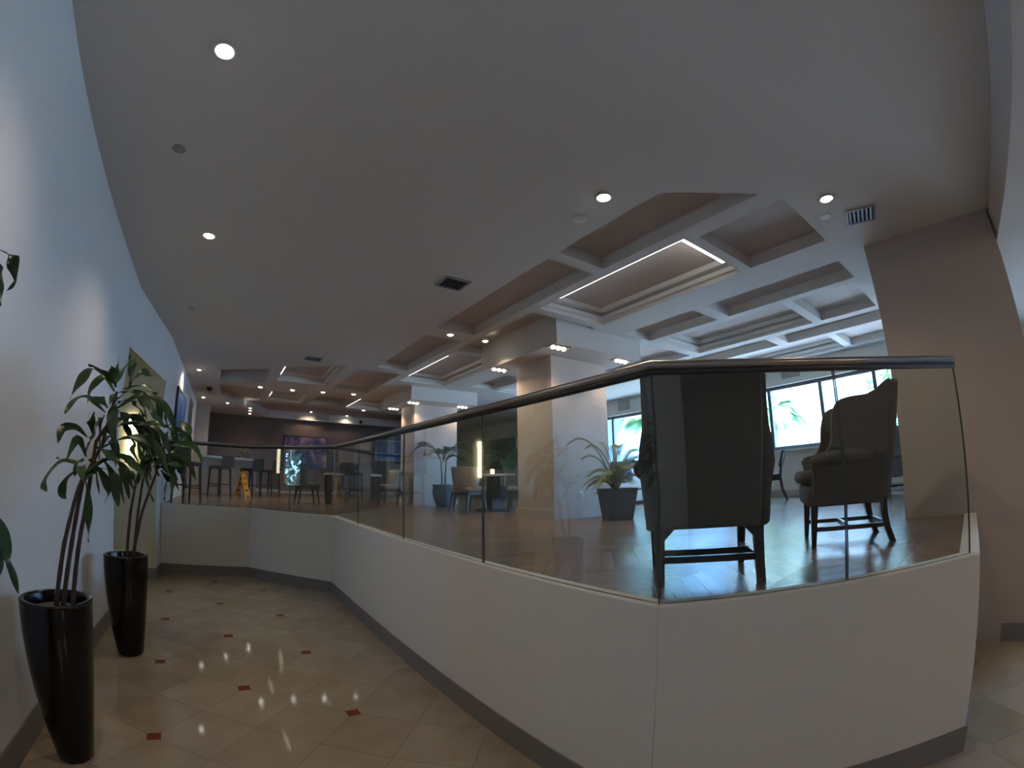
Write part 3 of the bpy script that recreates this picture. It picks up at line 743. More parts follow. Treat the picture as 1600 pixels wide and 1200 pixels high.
for p, q, lb in ((2.2, -1.2, 'downlight over the near lobby floor in front of the glass corner'), (6.8, -3.4, 'downlight over the lobby beyond the right column')):
    downlight(p, q, lb, 30)
for p, q, lb in ((1.6, -4.6, 'opal fill lamp added out of view near the middle of the lobby rear wall'), (4.6, -4.4, 'opal fill lamp added out of view toward the right of the lobby rear wall')):  # unseen lamps, added to brighten the near ceiling and platform wall
    o = thing('added_fill_lamp', lb, 'added fill lamp', (p, q, 3.735))
    m = MB(); m.lathe([(.001, -.06), (.09, -.05), (.15, -.02), (.16, 0), (.16, .03)], 28); m.build('globe', M['globe'], o)
    m = MB(); m.lathe([(.17, .02), (.17, .038)], 28); m.build('ceiling_rose', M['steel'], o)
    l = bpy.data.lights.new('lamp_light', 'POINT'); l.energy = 25; l.color = (1, .83, .68); l.shadow_soft_size = .17
    lo = bpy.data.objects.new('lamp_light', l); COL.objects.link(lo); lo.parent = o; lo.location = (0, 0, -.3)
def cluster(p, q, label, tx, ty, power):
    o = thing('spotlight_cluster', label, 'spotlight', (p, q, 3.466), group=None)
    f = MB(); f.box(-.16, .16, -.075, -.06, -.012, .004); f.box(-.16, .16, .06, .075, -.012, .004); f.box(-.16, -.145, -.06, .06, -.012, .004); f.box(.145, .16, -.06, .06, -.012, .004)
    f.build('trim_frame', M['steel'], o)
    MB().box(-.145, .145, -.06, .06, -.002, .004).build('housing', M['dark'], o)
    for i in (-1, 0, 1):
        l = MB(); l.lathe([(.028, -.004), (.032, -.016), (.024, -.036), (.001, -.044)], 18, c=(i*.095, 0, 0))
        b = l.build('bulb', M['lamp'], o)
    spot(o, (0, 0, -.08), power, 110, .7, (1, .74, .55), .06, (tx*.4, ty*.4, -1))
    return o
for p, q, tx, ty, lb in ((3.95, 4.62, .35, .25, 'spotlight trio under the soffit at the near corner of first pillar'), (3.95, 6.1, .3, -.4, 'spotlight trio under the soffit left of the first pillar'),
                     (5.22, 4.64, -.2, .35, 'spotlight trio under the soffit right of the first pillar, by the handrail'), (4.0, 9.8, .35, .3, 'spotlight trio under the soffit at second pillar near corner'),
                     (3.92, 10.9, .3, -.2, 'spotlight trio under the soffit left of the second pillar'), (5.25, 9.75, -.2, .4, 'spotlight trio under the soffit right of the second pillar')):
    cluster(p, q, lb, tx, ty, 14)

def led(a, b, z0, z1, th, inward, label):
    o = MB(); a, b = Vector(a), Vector(b); d = Vector(inward)*th
    o.prism([tuple(a), tuple(b), tuple(b+d), tuple(a+d)], z0, z1)
    return tag(o.build('cove_light', M['led']), label, 'light strip')
zl = ZC+.004
led((3.34, 2.07), (3.34, 3.85), zl, zl+.03, .016, (1, 0), 'long thin light strip along the near edge of the large lit ceiling coffer')
led((3.36, 2.07), (4.12, 2.07), zl+.02, zl+.10, .06, (0, 1), 'bright short light strip at the right end of the large lit coffer')
led((3.38, 6.83), (3.38, 8.62), zl, zl+.03, .016, (1, 0), 'thin light strip along the coffer between the two pillars')
led((.98, 9.26), (.98, 9.95), zl+.02, zl+.1, .02, (1, 0), 'short light strip in the far left coffer nearest the low ceiling')
led((1.02, 12.1), (1.02, 12.9), zl+.02, zl+.1, .02, (1, 0), 'short light strip in the far left coffer behind the beam of downlights')
led((3.3, 11.8), (3.3, 13.3), zl, zl+.03, .02, (1, 0), 'thin light strip in the far coffer in front of the second pillar')
led((5.81, 2.19), (6.35, 2.19), zl+.02, zl+.1, .02, (0, 1), 'short light strip in the middle coffer row right of the first pillar')
led((7.93, 2.28), (8.35, 2.28), zl+.02, zl+.1, .02, (0, 1), 'short light strip in the coffer row nearest the windows')

def vent(p, q, rz, sx, sy, label, z=ZC):
    o = thing('air_vent', label, 'air vent', (p, q, z), rz)
    f = MB(); t = .025
    f.box(-sx, sx, -sy, -sy+t, -.012, .0); f.box(-sx, sx, sy-t, sy, -.012, .0); f.box(-sx, -sx+t, -sy+t, sy-t, -.012, .0); f.box(sx-t, sx, -sy+t, sy-t, -.012, .0)
    f.build('frame', M['grille'], o)
    MB().box(-sx+t, sx-t, -sy+t, sy-t, -.002, 0).build('duct_opening', M['dark'], o)
    n = 6
    s = MB()
    for i in range(n):
        y = -sy+t+(2*sy-2*t)*(i+.5)/n
        s.box(-sx+t, sx-t, -.009, .009, -.001, .001, Matrix.Translation((0, y, -.008)) @ Matrix.Rotation(R(40), 4, 'X'))
    s.build('louvres', M['grille'], o)
    return o
vent(4.17, .65, R(15), .14, .14, 'square ceiling air vent beside the right column')
vent(2.09, 4.14, 0, .15, .14, 'square ceiling air vent midway, above the glass balustrade')
vent(1.38, 8.18, 0, .15, .14, 'small ceiling air vent farthest back before the far coffers')
def wall_grille(p, q, z, axis, label, s=.3, h=.2):
    o = thing('wall_grille', label, 'air grille', (p, q, z))
    f = MB(); b = MB()
    if axis == 1:
        f.box(-s, s, -.012, 0, -h, h)
        for i in range(9): b.box(-s+.02, s-.02, -.02, -.012, -h+.03+i*(2*h-.06)/8-.008, -h+.03+i*(2*h-.06)/8+.008)
    else:
        f.box(-.012, 0, -s, s, -h, h)
        for i in range(9): b.box(-.02, -.012, -s+.02, s-.02, -h+.03+i*(2*h-.06)/8-.008, -h+.03+i*(2*h-.06)/8+.008)
    f.build('backing', M['grille'], o); b.build('louvres', M['column'], o)
wall_grille(3.4, 17.32, 3.92, 1, 'square air grille on the far white bulkhead above the painting', .25, .1)
wall_grille(PW, 8.16, 3.6, 0, 'square air grille on the wall above the windows left of the wingback chair', .2, .13)
wall_grille(PW, 3.55, 3.6, 0, 'square air grille on the wall above the windows between the two wingback chairs', .2, .13)
def disc(name, p, q, r, label, m, h=.02):
    o = MB(); o.lathe([(r, 0), (r, -h*.5), (r*.85, -h), (.001, -h)], 24)
    return tag(o.build(name, M[m], loc=(p, q, ZC)), label, name.split('_')[0]+' fitting')
disc('ceiling_disc', -.667, 2.97, .05, 'round grey cover plate on the ceiling between the two left downlights', 'grille', .006)
disc('ceiling_disc', 2.36, 2.41, .055, 'pale round cover plate beside the downlight over the glass corner', 'trimw', .006)
disc('ceiling_disc', 3.96, .92, .055, 'pale round cover plate between the right downlight and the air vent', 'trimw', .006)
disc('ceiling_disc', -.67, 6.4, .05, 'small grey cover plate on the ceiling before the wall recess', 'grille', .006)
for p, q, lb in ((-.55, 12.4, 'small dark dome camera on the far left ceiling'),):
    o = MB(); o.lathe([(.07, 0), (.07, -.03), (.05, -.075), (.001, -.095)], 20)
    tag(o.build('dome_camera', M['black'], loc=(p, q, ZC)), lb, 'camera')
o = MB(); o.lathe([(.06, 0), (.06, -.03), (.045, -.065), (.001, -.08)], 20)
o = o.build('dome_camera', M['black'], loc=(4.9, 17.32, 3.86)); o.rotation_euler = (R(-90), 0, 0)
tag(o, 'small dark dome camera on the far white bulkhead', 'camera')
o = thing('wall_outlet', 'white wall outlet on the first pillar beside the square planter', 'outlet', (4.62, 5.0, 1.46))
MB().rbox(-.038, .038, -.008, 0, -.06, .06, .004).build('cover_plate', M['white'], o)
MB().box(-.016, .016, -.010, -.008, .008, .036).box(-.016, .016, -.010, -.008, -.036, -.008).build('sockets', M['column'], o)
# ------------------------------------------------------------------ furniture on the raised floor
def side_slab(mb, outline, x0, th, bulge):
    # upholstered side: outline in (y, z), thickness along x, edge softened
    n = len(outline)
    cy_ = sum(p[0] for p in outline)/n; cz = sum(p[1] for p in outline)/n
    rings = []
    for k in range(7):
        a = pi*k/6; t = -cos(a)*th/2; s = .975+.025*sin(a)
        rings.append([(x0+t+bulge(z), cy_+(y-cy_)*s, cz+(z-cz)*s) for y, z in outline])
    mb.loft(rings, False, False)
    for r_, fl in ((rings[0], True), (rings[-1], False)):
        V_ = [Vector((p[1], p[2])) for p in r_]
        v2, e2, f2, _, _, _ = delaunay_2d_cdt(V_, [(i, (i+1) % n) for i in range(n)], [], 1, 1e-6)
        o = len(mb.v)
        xs = {}
        mb.v += [(r_[0][0]-bulge(r_[0][2])+bulge(p.y), p.x, p.y) for p in v2]
        for f in f2:
            mb.f.append(tuple(o+i for i in (f[::-1] if fl else f))); mb.m.append(0); mb.sm.append(False)
def smooth_poly(pts, k=5):
    n = len(pts); out = []
    for i in range(n):
        a, b, c, d = [Vector(pts[(i+j-1) % n]) for j in range(4)]
        for q in range(k):
            t = q/k
            out.append(tuple(.5*((2*b)+(c-a)*t+(2*a-5*b+4*c-d)*t*t+(3*b-a-3*c+d)*t**3)))
    return out
def wingback():
    o = thing('wingback_chair', 'tall charcoal wingback chair seen from directly behind at the glass corner', 'armchair', group=None)
    # back: camel-top slab, leaning
    B = MB(); rings = []
    top = lambda x: 1.06 + .03*(abs(x)/.29)**3
    xs = [-.29+.58*i/16 for i in range(17)]
    def pt(x, z, off):
        y = -.27 - .14*(z-.3)/.77 + off
        return (x, y, z)
    for off, ins in ((-.055, .02), (-.045, .006), (-.02, 0), (.03, 0), (.05, .012)):
        ring = []
        w = lambda z: (.265+.03*(z-.28)/.8)-ins
        for z in [.28+ins+(.78-ins)*i/12 for i in range(13)]: ring.append(pt(w(z), z, off))
        for x in reversed(xs): ring.append(pt(x*(1-ins/.29)*1.0, top(x)-ins, off))
        for z in reversed([.28+ins+(.78-ins)*i/12 for i in range(13)]): ring.append(pt(-w(z), z, off))
        rings.append(ring)
    B.loft(rings, True, True)
    B.build('backrest', M['fabric'], o)
    out = [(-.40, 1.075), (-.36, 1.085), (-.30, 1.045), (-.22, 1.01), (-.1, 1.005), (-.01, .985), (.035, .93), (.06, .83), (.07, .73), (.11, .655), (.17, .63), (.215, .615), (.225, .57), (.222, .5), (.225, .4), (.23, .29), (.1, .285), (-.1, .285), (-.27, .285), (-.29, .5), (-.34, .8)]
    op = smooth_poly(out, 3)
    for sx in (-1, 1):
        W = MB()
        side_slab(W, op, sx*.285, .075, lambda z, sx=sx: sx*.035*math.exp(-((z-.62)/.13)**2))
        W.build('side_wing', M['fabric'], o)
        A = MB(); A.tube([(sx*.325, -.2, .60), (sx*.335, -.05, .605), (sx*.335, .1, .6), (sx*.33, .2, .585), (sx*.325, .225, .575)], [.04, .05, .05, .045, .025], 14)
        A.build('armrest', M['fabric'], o)
    S = MB(); S.rbox(-.31, .31, -.27, .27, .275, .42, .03)
    S.build('seat_base', M['fabric'], o)
    C = MB(); C.rbox(-.25, .25, -.22, .31, .425, .525, .05)
    C.build('seat_cushion', M['fabric'], o)
    for sx in (-1, 1):
        f = MB(); f.bar((sx*.27, .215, .3), (sx*.265, .225, 0), .05, .05, w2=.032, d2=.032); f.build('leg', M['wood'], o)
        r_ = MB(); q = lambda y, z, w: [(sx*.255-w, y-w, z), (sx*.255+w, y-w, z), (sx*.255+w, y+w, z), (sx*.255-w, y+w, z)]
        r_.loft([q(-.27, .31, .025), q(-.275, .2, .024), q(-.295, .1, .022), q(-.335, 0, .02)], True, True, smooth=False)
        r_.build('leg', M['wood'], o)
        s = MB(); s.bar((sx*.262, .222, .12), (sx*.255, -.29, .12), .022, .03); s.build('stretcher', M['wood'], o)
        k_ = MB(); k_.add([(sx*.235, -.285, .29), (sx*.17, -.285, .29), (sx*.235, -.285, .22), (sx*.235, -.262, .29), (sx*.17, -.262, .29), (sx*.235, -.262, .22)],
                          [(0, 1, 2), (5, 4, 3), (0, 3, 4, 1), (1, 4, 5, 2), (2, 5, 3, 0)], False)
        k_.build('corner_bracket', M['wood'], o)
    for y, z in ((-.29, .125), (-.03, .12)):
        s = MB(); s.bar((-.258, y, z), (.258, y, z), .022, .034); s.build('stretcher', M['wood'], o)
    return o
wb = wingback()
W1 = R(40)-pi/2
wb.location = (2.315, 1.49, ZF); wb.rotation_euler = (0, 0, W1)
W2 = R(116)-pi/2
dup(wb, (3.62, 1.10, ZF), W2, 'charcoal wingback chair in side view facing left, between glass corner and right column')
dup(wb, (7.95, 1.62, ZF), R(150)-pi/2, 'charcoal wingback chair far back, half hidden behind the right column')

def splat_chair():
    o = thing('side_chair', 'dark wood side chair with curved backrest under the windows', 'chair', (8.15, 3.76, ZF), R(112)-pi/2)
    S = MB(); S.rbox(-.23, .23, -.22, .24, .41, .48, .03); S.build('seat', M['leather'], o)
    f = MB(); f.box(-.22, .22, -.21, .23, .36, .41); f.build('seat_frame', M['wood'], o)
    for sx in (-1, 1):
        l = MB(); l.bar((sx*.2, .2, .38), (sx*.2, .21, 0), .04, .04, w2=.03, d2=.03); l.build('leg', M['wood'], o)
        l = MB(); l.tube([(sx*.2, -.32, 0), (sx*.2, -.24, .2), (sx*.2, -.21, .42), (sx*.2, -.24, .62), (sx*.21, -.3, .86)], [.018, .02, .022, .02, .018], 8); l.build('leg', M['wood'], o)
    B = MB(); rings = []
    for z, dy in ((.6, -.2), (.62, -.195), (.75, -.235), (.86, -.27), (.88, -.285)):
        a = []
        for i in range(9): x = -.25+.5*i/8; a.append((x, dy-.05*(1-(x/.25)**2), z))
        for i in range(8, -1, -1): x = -.25+.5*i/8; a.append((x, dy-.035-.05*(1-(x/.25)**2), z))
        rings.append(a)
    B.loft(rings, True, True); B.build('backrest', M['leather'], o)
    return o
splat_chair()

# pale sofa by the window
o = thing('sofa', 'pale linen sofa behind the square planter below the windows', 'sofa', (7.5, 6.9, ZF))
m = MB(); m.rbox(-1.1, 1.1, -.5, .45, .06, .30, .04); m.build('base', M['sofa'], o)
m = MB(); m.rbox(-1.08, 1.08, -.53, .25, .30, .43, .06); m.build('seat_cushion', M['sofa'], o)
m = MB(); m.rbox(-1.1, 1.1, .25, .5, .28, .78, .07); m.build('backrest', M['sofa'], o)
for x in (-1, 1):
    for y in (-.42, .38):
        m = MB(); m.bar((x, y, .07), (x, y, 0), .06, .06); m.build('foot', M['wood'], o)
def pillow(loc, rz, tilt, label):
    m = MB(); n = 13; rings = []
    for i in range(n):
        t = -1+2*i/(n-1); pr = []
        for j in range(28):
            a = 2*pi*j/28; c, s = cos(a), sin(a); e = .55
            pr.append((abs(c)**e*(1 if c > 0 else -1)*.29*(1-.10*t*t)*(max(0, 1-abs(t)**3))**.25, t*.075*(1), abs(s)**e*(1 if s > 0 else -1)*.24*(1-.1*t*t)*(max(0, 1-abs(t)**3))**.25))
        rings.append(pr)
    m.loft(rings, False, False)
    p = m.build('throw_pillow', M['navy'], loc=loc); p.rotation_euler = (R(tilt), 0, rz)
    return tag(p, label, 'pillow', None)
pillow((7.0, 6.95, ZF+.68), R(6), -18, 'navy throw pillow on the sofa, nearer the pillar')
pillow((7.65, 6.95, ZF+.68), R(-8), -18, 'navy throw pillow on the sofa, beside the wingback chair edge')

def tub_chair(mname):
    o = thing('tub_chair', '', 'chair')
    B = MB(); rings = []
    n = 20
    for z, r, t in ((.42, .25, .04), (.45, .265, .06), (.62, .29, .06), (.78, .31, .055), (.80, .31, .03)):
        outer, inner = [], []
        for i in range(n+1):
            a = pi+.15 + (pi-.3)*i/n - 0
            k_ = 1
            outer.append((cos(a)*r, sin(a)*r*.95, z)); inner.append((cos(a)*(r-t), sin(a)*(r-t)*.95, z))
        rings.append(outer+inner[::-1])
    B.loft(rings, True, True); B.build('backrest', M[mname], o)
    S = MB(); S.rbox(-.24, .24, -.22, .25, .36, .46, .05); S.build('seat', M[mname], o)
    F = MB(); F.box(-.22, .22, -.2, .23, .31, .36); F.build('seat_frame', M['wood'], o)
    for sx in (-1, 1):
        for sy in (-1, 1):
            l = MB(); l.bar((sx*.19, sy*.18, .33), (sx*.225, sy*.235, 0), .05, .05, w2=.028, d2=.028); l.build('leg', M['wood'], o)
    return o
def table(name, label, loc, r, h, rz, square):
    o = thing(name, label, 'table', loc, rz)
    t = MB()
    if square: t.rbox(-square, square, -r, r, h-.045, h, .012)
    else: t.lathe([(r-.01, h-.04), (r, h-.034), (r, h-.006), (r-.006, h)], 40)
    t.build('table_top', M['topw'], o)
    if square:
        for sx in (-1, 1):
            for sy in (-1, 1):
                l = MB(); l.box(sx*(square-.08)-.05, sx*(square-.08)+.05, sy*(r-.08)-.05, sy*(r-.08)+.05, 0, h-.045); l.build('leg', M['wood'], o)
    else:
        p = MB(); p.box(-.09, .09, -.09, .09, .03, h-.04); p.build('pedestal', M['wood'], o)
        b = MB(); b.rbox(-.24, .24, -.24, .24, 0, .035, .01); b.build('foot_plate', M['wood'], o)
    return o
T1 = (2.82, 10.55); T2 = (4.62, 7.35)
table('dining_table', 'dining table with pale top beyond the glass, before the far paintings', (*T1, ZF), .42, .68, R(-8), .62)
table('pedestal_table', 'small round pedestal table left of the first pillar, holding a candle', (*T2, ZF), .40, .68, 0, 0)
tc1 = tub_chair('fabric_g')
def place(src, p, q, face, label, first=False):
    if first:
        src.location = (p, q, ZF); src.rotation_euler = (0, 0, R(face)-pi/2); src['label'] = label; return src
    return dup(src, (p, q, ZF), R(face)-pi/2, label)
place(tc1, 1.80, 10.62, 5, 'grey tub chair at the left end of the dining table', True)
place(tc1, 2.75, 9.85, 82, 'grey tub chair on the near side of the dining table, back to camera')
place(tc1, 3.12, 11.35, -95, 'grey tub chair on the far side of the dining table')
tc2 = tub_chair('fabric_t')
place(tc2, 3.72, 10.42, 178, 'taupe tub chair at the right end of the dining table', True)
place(tc2, 4.02, 7.25, 15, 'taupe tub chair left of the round pedestal table')
place(tc2, 4.98, 6.98, 140, 'taupe tub chair between the pedestal table and the first pillar')
place(tc2, 4.5, 8.05, -80, 'taupe tub chair on the far side of the pedestal table')
o = thing('candle_holder', 'small glowing glass candle holder on the round pedestal table', 'candle', (T2[0]-.12, T2[1]-.15, ZF+.68))
m = MB(); m.lathe([(.032, 0), (.036, .005), (.036, .09), (.030, .09), (.030, .012)], 20, cap1=False); m.build('glass_cup', M['candle'], o)
m = MB(); m.lathe([(.026, .012), (.026, .05), (.002, .052)], 16); m.build('wax', M['white'], o)

# bar counter and stools at the left wall
o = thing('bar_counter', 'pale topped bar counter along the far left behind the stools', 'counter', (-.1, 13.5, ZF), 0)
rzz = R(35)
t = MB(); t.bar((-.62, 0, .985), (1.0, .55, .985), .5, .05); t.build('counter_top', M['topw'], o)
t = MB(); t.bar((-.6, .12, .48), (.95, .66, .48), .12, .95); t.build('front_panel', M['column'], o)
t = MB(); t.bar((.95, .5, 0), (.95, .5, .96), .07, .07); t.build('leg', M['steel'], o)
def stool():
    o = thing('bar_stool', '', 'bar stool')
    S = MB(); S.rbox(-.21, .21, -.19, .21, .66, .74, .03); S.build('seat', M['leather'], o)
    B = MB(); rings = []
    for z, y in ((.70, -.2), (.73, -.205), (.9, -.225), (.97, -.235), (.985, -.24)):
        a = [(-.21+.42*i/8, y-.03*(1-((i-4)/4)**2), z) for i in range(9)]
        b = [(-.21+.42*i/8, y-.045-.03*(1-((i-4)/4)**2), z) for i in range(8, -1, -1)]
        rings.append(a+b)
    B.loft(rings, True, True); B.build('backrest', M['leather'], o)
    for sx in (-1, 1):
        for sy in (-1, 1):
            l = MB(); l.bar((sx*.18, sy*.17, .67), (sx*.2, sy*.2, 0), .04, .04, w2=.03, d2=.03); l.build('leg', M['wood'], o)
    for a, b in (((-.19, .19, .25), (.19, .19, .25)), ((-.19, -.19, .3), (.19, -.19, .3)), ((-.19, -.19, .3), (-.19, .19, .3)), ((.19, -.19, .3), (.19, .19, .3))):
        l = MB(); l.bar(a, b, .022, .022); l.build('footrest', M['wood'], o)
    return o
st = stool()
place(st, -.72, 9.55, 62, 'dark bar stool closest to the glass, partly behind the dracaena leaves', True)
place(st, -.12, 12.2, 140, 'dark bar stool at the counter, left of the yellow sign')
place(st, .68, 12.95, 140, 'dark bar stool at the counter, right behind the yellow sign')
place(st, 1.28, 13.9, 140, 'dark bar stool at the right end of the counter')
place(st, 4.05, 12.6, -60, 'dark bar stool behind the taupe chair of the dining table')

# wet floor sign
o = thing('wet_floor_sign', 'yellow folding wet floor sign standing between the bar stools', 'safety sign', (.42, 11.75, ZF), R(62))
for k_, sy in enumerate((-1, 1)):
    b = MB(); rot = Matrix.Translation((0, sy*.17, 0)) @ Matrix.Rotation(sy*R(16), 4, 'X')
    pr = [(-.15, 0), (-.10, 0), (-.085, .08), (.085, .08), (.10, 0), (.15, 0), (.10, .60), (.07, .63), (.05, .63), (.05, .60), (-.05, .60), (-.05, .63), (-.07, .63), (-.10, .60)]
    vs = [rot @ Vector((x, yy, z)) for yy in (-.012, .012) for x, z in pr]; n = len(pr)
    b.add(vs, [tuple(range(n)), tuple(range(2*n-1, n-1, -1))] + [(i, n+i, n+(i+1) % n, (i+1) % n) for i in range(n)], False)
    pb = b.build('board', M['yellow'], o)
    for z0, hw in ((.47, .05), (.33, .06), (.18, .065)):
        g = MB(); g.box(-hw, hw, -.014, .014, z0, z0+.045, rot); g.build('printed_mark', M['black'], pb)
h = MB(); h.bar((-.06, 0, .615), (.06, 0, .615), .05, .03); h.build('hinge', M['yellow'], o)

# low wood sideboard under the far painting
o = thing('sideboard', 'low red-brown wood sideboard under the painting on the far wall', 'sideboard', (2.95, QB-.25, ZF))
m = MB(); m.box(-.98, .98, -.2, .22, .06, .80); m.build('body', M['redwood'], o)
m = MB(); m.box(-1.0, 1.0, -.23, .23, .80, .835); m.build('top', M['redwood'], o)
m = MB(); m.box(-.97, .97, -.19, .21, 0, .06); m.build('plinth', M['topw'], o)
for i in range(3):
    for j in range(3):
        d = MB(); d.box(-.96+i*.645, -.96+i*.645+.625, -.218, -.2, .08+j*.238, .08+j*.238+.228); dd = d.build('drawer', M['redwood'], o)

# ------------------------------------------------------------------ palms
def frond(mb, base, az, ln, rise, droop, nleaf=26, lw=.022, ll=.28, sway=0, rnd=random):
    d = Vector((cos(az), sin(az), 0)); side = Vector((-sin(az), cos(az), 0)); pts = []
    for i in range(15):
        t = i/14
        pts.append(Vector(base) + d*ln*(.25*t+.75*t**1.3)*1.0 + Vector((0, 0, rise*ln*(1.6*t-.6*t*t) - droop*ln*t**2.6)) + side*sway*t*t)
    mb.mi = 1; mb.tube(pts, [.009*(1-.75*i/14)+.0015 for i in range(15)], 5)
    mb.mi = 0
    for i in range(nleaf):
        t = .24+.75*i/nleaf; k = min(13, int(t*14)); p = pts[k].lerp(pts[k+1], t*14-k); tg = (pts[k+1]-pts[k]).normalized()
        L = ll*(.35+1.0*sin(pi*min(1, .15+.85*(t-.24)/.76)))*.75
        for s in (-1, 1):
            sd = (side*s*.85 + tg*.75 + Vector((0, 0, .2))).normalized()
            e = p+sd*L + Vector((0, 0, -.30*L*rnd.uniform(.5, 1.3))); m_ = p+sd*L*.5
            w = (tg.cross(sd)).cross(sd).normalized()*lw*.5
            mb.add([p-w*.4, p+w*.4, m_+w, m_-w, e], [(0, 1, 2, 3), (3, 2, 4)], True)
# square slate planter with an areca palm
o = thing('potted_palm', 'bushy areca palm in a square slate planter before the first pillar', 'potted palm', (4.70, 4.36, ZF), R(-28))
m = MB()
def sq(h, z, r): 
    pts = []
    for (qx, qy, a0) in ((1, 1, 0), (-1, 1, pi/2), (-1, -1, pi), (1, -1, 3*pi/2)):
        for i in range(4):
            a = a0+pi/2*i/3; pts.append((qx*(h-r)+r*cos(a), qy*(h-r)+r*sin(a), z))
    return pts
m.loft([sq(.165, 0, .02), sq(.17, .01, .02), sq(.225, .415, .02), sq(.228, .42, .02), sq(.205, .42, .02), sq(.2, .36, .02)], True, False)
m.build('planter', M['slate'], o)
m = MB(); m.loft([sq(.2, .365, .02), sq(.1, .375, .02)], True, True); m.build('soil', M['soil'], o)
rnd = random.Random(3); f = MB()
for az, ln, ri, dr_, sw in ((2.75, .62, 1.05, .62, 0), (2.2, .5, .6, .5, 0), (2.9, .42, .42, .5, 0), (2.5, .34, .15, .25, 0), (3.6, .4, .5, .6, 0), (.2, .44, .9, .6, 0), (-.3, .44, .7, .55, 0), (1.2, .2, 2.2, .5, 0),
                            (-.9, .42, .6, .6, 0), (-1.6, .36, .9, .6, 0), (.9, .25, 1.9, .6, 0), (2.6, .45, .95, .5, 0), (2.7, .4, 1.3, .6, 0), (.3, .34, 1.3, .5, 0), (-.7, .4, 1.0, .6, 0), (2.9, .4, .75, .6, 0), (3.2, .42, .55, .6, 0), (.0, .42, 1.1, .5, 0), (-.5, .46, .9, .5, 0), (-.1, .4, .55, .5, 0), (2.4, .4, .45, .45, 0), (-1.2, .4, .5, .5, 0), (-2.8, .4, .6, .6, 0), (-2.3, .36, .8, .6, 0), (2.2, .25, 1.9, .4, 0), (3.9, .3, .7, .5, 0)):
    frond(f, (rnd.uniform(-.06, .06), rnd.uniform(-.06, .06), .36), az, ln*1.05, ri*1.65, dr_*1.15, 24, .010, .19, 0, rnd)
f.build('fronds', [M['palm'], M['stalk']], o)

# round glazed pot with a slim palm
o = thing('potted_palm', 'slim palm in a round blue-grey glazed pot before the second pillar', 'potted palm', (4.55, 9.32, ZF))
m = MB(); m.lathe([(.14, 0), (.17, .03), (.235, .2), (.25, .33), (.235, .43), (.255, .455), (.255, .48), (.225, .48), (.21, .42)], 40, cap1=False)
m.build('pot', M['bluepot'], o)
m = MB(); m.lathe([(.215, .425), (.1, .44), (.001, .445)], 24); m.build('soil', M['soil'], o)
for k_, (x, y, tx, ty) in enumerate(((-.03, 0, -.06, .02), (.04, -.01, .05, -.04))):
    m = MB(); m.tube([(x, y, .42), (x*1.2, y, .7), (tx, ty, 1.0)], [.02, .016, .013], 8); m.build('stem', M['stalk'], o)
rnd = random.Random(8); f = MB()
for az, ln, ri, dr_, bx in ((2.75, .72, .95, .85, -.06), (2.4, .55, 1.1, .4, -.06), (-.5, .62, 1.1, .35, .05), (-.7, .75, .85, .45, .05), (-.2, .6, .7, .4, .05), (.4, .5, 1.0, .5, 0), (1.2, .35, 1.2, .5, 0), (-1.6, .45, 1.0, .5, 0), (3.6, .5, .8, .6, -.06), (-1.1, .5, .5, .5, .05)):
    frond(f, (bx, 0, .98), az, ln, ri, dr_, 24, .02, .27, 0, rnd)
f.build('fronds', [M['palm_dark'], M['stalk']], o)
# far palm
o = thing('potted_palm', 'dark palm far back behind the round pedestal table', 'potted palm', (7.2, 10.9, ZF))
m = MB(); m.lathe([(.2, 0), (.26, .4), (.27, .42), (.24, .42), (.23, .36)], 28, cap1=False); m.build('pot', M['slate'], o)
m = MB(); m.lathe([(.235, .37), (.001, .38)], 24); m.build('soil', M['soil'], o)
m = MB(); m.tube([(0, 0, .36), (.02, 0, .7), (0, .02, 1.0)], [.03, .025, .02], 8); m.build('stem', M['bark'], o)
f = MB(); rnd = random.Random(5)
for i in range(11): frond(f, (0, 0, .95), i*2*pi/11+.3, rnd.uniform(.6, .85), rnd.uniform(.5, 1.0), rnd.uniform(.6, .9), 20, .04, .34, 0, rnd)
f.build('fronds', [M['palm_dark'], M['bark']], o)

# ------------------------------------------------------------------ outside the windows
struct(MB().box(PW+.5, 80, -60, 60, -.3, -.1).build('ground', M['ground']))
struct(MB().box(-60, -3.4, -60, 60, -.3, -.1).build('ground', M['ground']))
def building(name, label, x, y0, y1, h, m, bal, z0=-.1):
    o = thing(name, label, 'building', (x, (y0+y1)/2, z0))
    hy = (y1-y0)/2
    b = MB(); b.box(0, 8, -hy, hy, 0, h); b.build('wall', m, o)
    if bal:
        z = 1.1; k = 0
        while z < h-1:
            s = MB(); s.box(-.9, 0, -hy, hy, z, z+.16); s.box(-.9, -.82, -hy, hy, z+.16, z+1.0); s.build('balcony', m, o)
            y = -hy+.5
            while y < hy-1.6 and z < 12:
                w = MB(); w.box(-.03, 0, y, y+1.3, z+1.25, z+2.1); w.build('window', M['bwin'], o); y += 3.0
            z += 2.75
    return o
building('apartment_building', 'bright white building with rows of balconies outside the right windows', 27, 1, 19.5, 19, M['bldg'], True)
b2 = building('neighbour_building', 'building wall with blue shade in its colour outside the window left of the wingback chair', 15.2, 13.0, 30, 11, M['bldg2'], False)
MB().box(-6, 0, -8.5, 8.5, 5.6, 5.9).build('added_sun_shade', M['bldg'], b2)  # unseen slab, added to hold this wall out of the sun
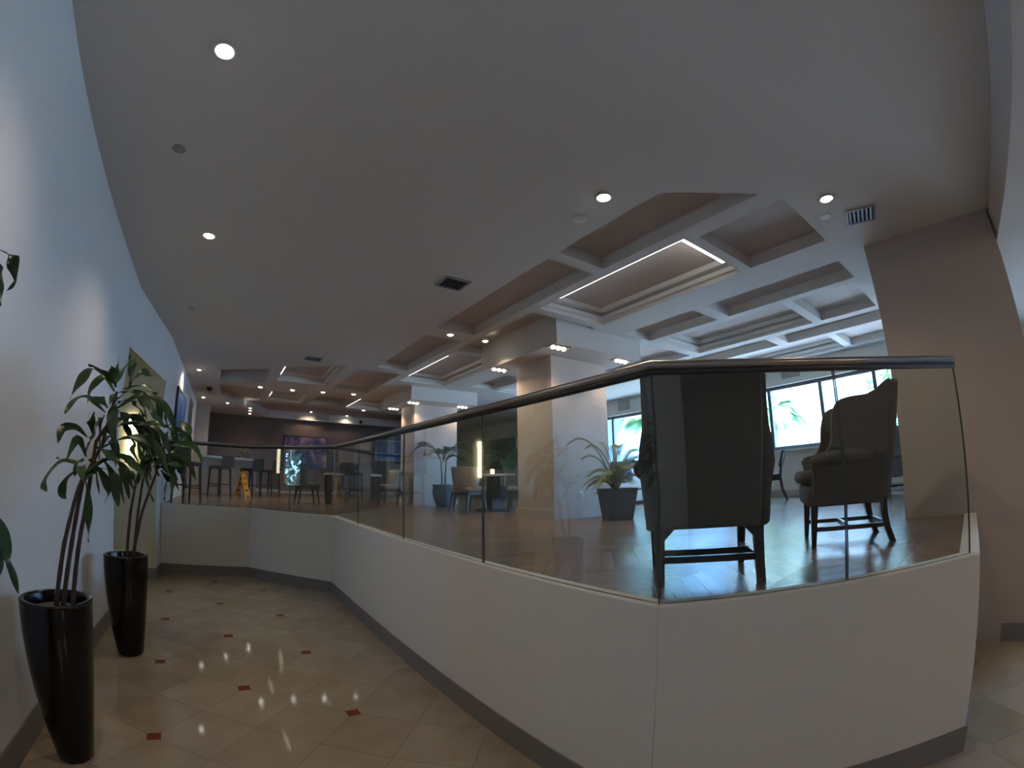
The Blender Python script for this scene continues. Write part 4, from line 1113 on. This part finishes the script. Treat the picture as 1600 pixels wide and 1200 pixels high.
def tree_palm(x, y, h, label, seed):
    o = thing('palm_tree', label, 'palm tree', (x, y, -.1)); rnd = random.Random(seed)
    m = MB(); m.tube([(0, 0, 0), (.06, .05, h*.5), (0, 0, h)], [.16, .13, .11], 10); m.build('trunk', M['bark'], o)
    f = MB()
    for i in range(15): frond(f, (0, 0, h), i*2*pi/15+rnd.uniform(-.2, .2), rnd.uniform(.85, 1.25), rnd.uniform(.1, .8), rnd.uniform(.5, .9), 26, .06, .55, 0, rnd)
    f.build('fronds', [M['foliage'], M['bark']], o)
    return o
tree_palm(14.5, 6.35, 3.55, 'palm tree with drooping fronds outside the right windows', 2)
tree_palm(13.2, 10.7, 3.75, 'palm tree outside the window left of the wingback chair', 6)
def bush(x, y, z, r, label, seed, n=1500):
    o = thing('leafy_tree', label, 'tree', (x, y, -.1)); rnd = random.Random(seed); f = MB()
    for i in range(n):
        d = Vector((rnd.gauss(0, 1), rnd.gauss(0, 1), rnd.gauss(0, 1))).normalized()*r*rnd.uniform(.55, 1)
        a = Vector((rnd.gauss(0, 1), rnd.gauss(0, 1), rnd.gauss(0, 1))).normalized(); b = a.cross(Vector((0, .3, 1))).normalized()
        c = Vector((0, 0, z))+d; s = rnd.uniform(.08, .15)
        f.add([c-a*s, c+b*s*.5, c+a*s, c-b*s*.5], [(0, 1, 2, 3)], True)
    f.build('foliage', M['foliage'], o)
    m = MB(); m.tube([(0, 0, 0), (0, 0, z)], [.12, .08], 8); m.build('trunk', M['bark'], o)
    return o
bush(14.2, 2.2, 3.0, 1.3, 'leafy green tree outside the window beside the right column', 4)
bush(-4.6, 7.55, 1.9, .85, 'leafy tree outside the recess window, seen only in reflections', 12, 900)

# ------------------------------------------------------------------ repeats share a group
GROUPS = {'ceiling_downlight': 'recessed ceiling downlights', 'spotlight_cluster': 'spotlight trios under the pillar soffits', 'air_vent': 'ceiling air vents', 'wall_grille': 'wall air grilles',
          'ceiling_disc': 'round ceiling cover plates', 'dome_camera': 'dome cameras', 'cove_light': 'coffer light strips', 'potted_dracaena': 'dracaenas in black planters', 'wingback_chair': 'charcoal wingback chairs',
          'tub_chair': 'tub chairs at the tables', 'bar_stool': 'dark bar stools', 'throw_pillow': 'navy pillows on the sofa', 'palm_tree': 'palm trees outside', 'leafy_tree': 'leafy trees outside', 'added_fill_lamp': 'added opal fill lamps', 'painting': 'wall paintings', 'potted_palm': 'indoor potted palms'}
for o in COL.objects:
    g = GROUPS.get(o.name.split('.')[0])
    if g and o.parent is None and 'label' in o.keys(): o['group'] = g
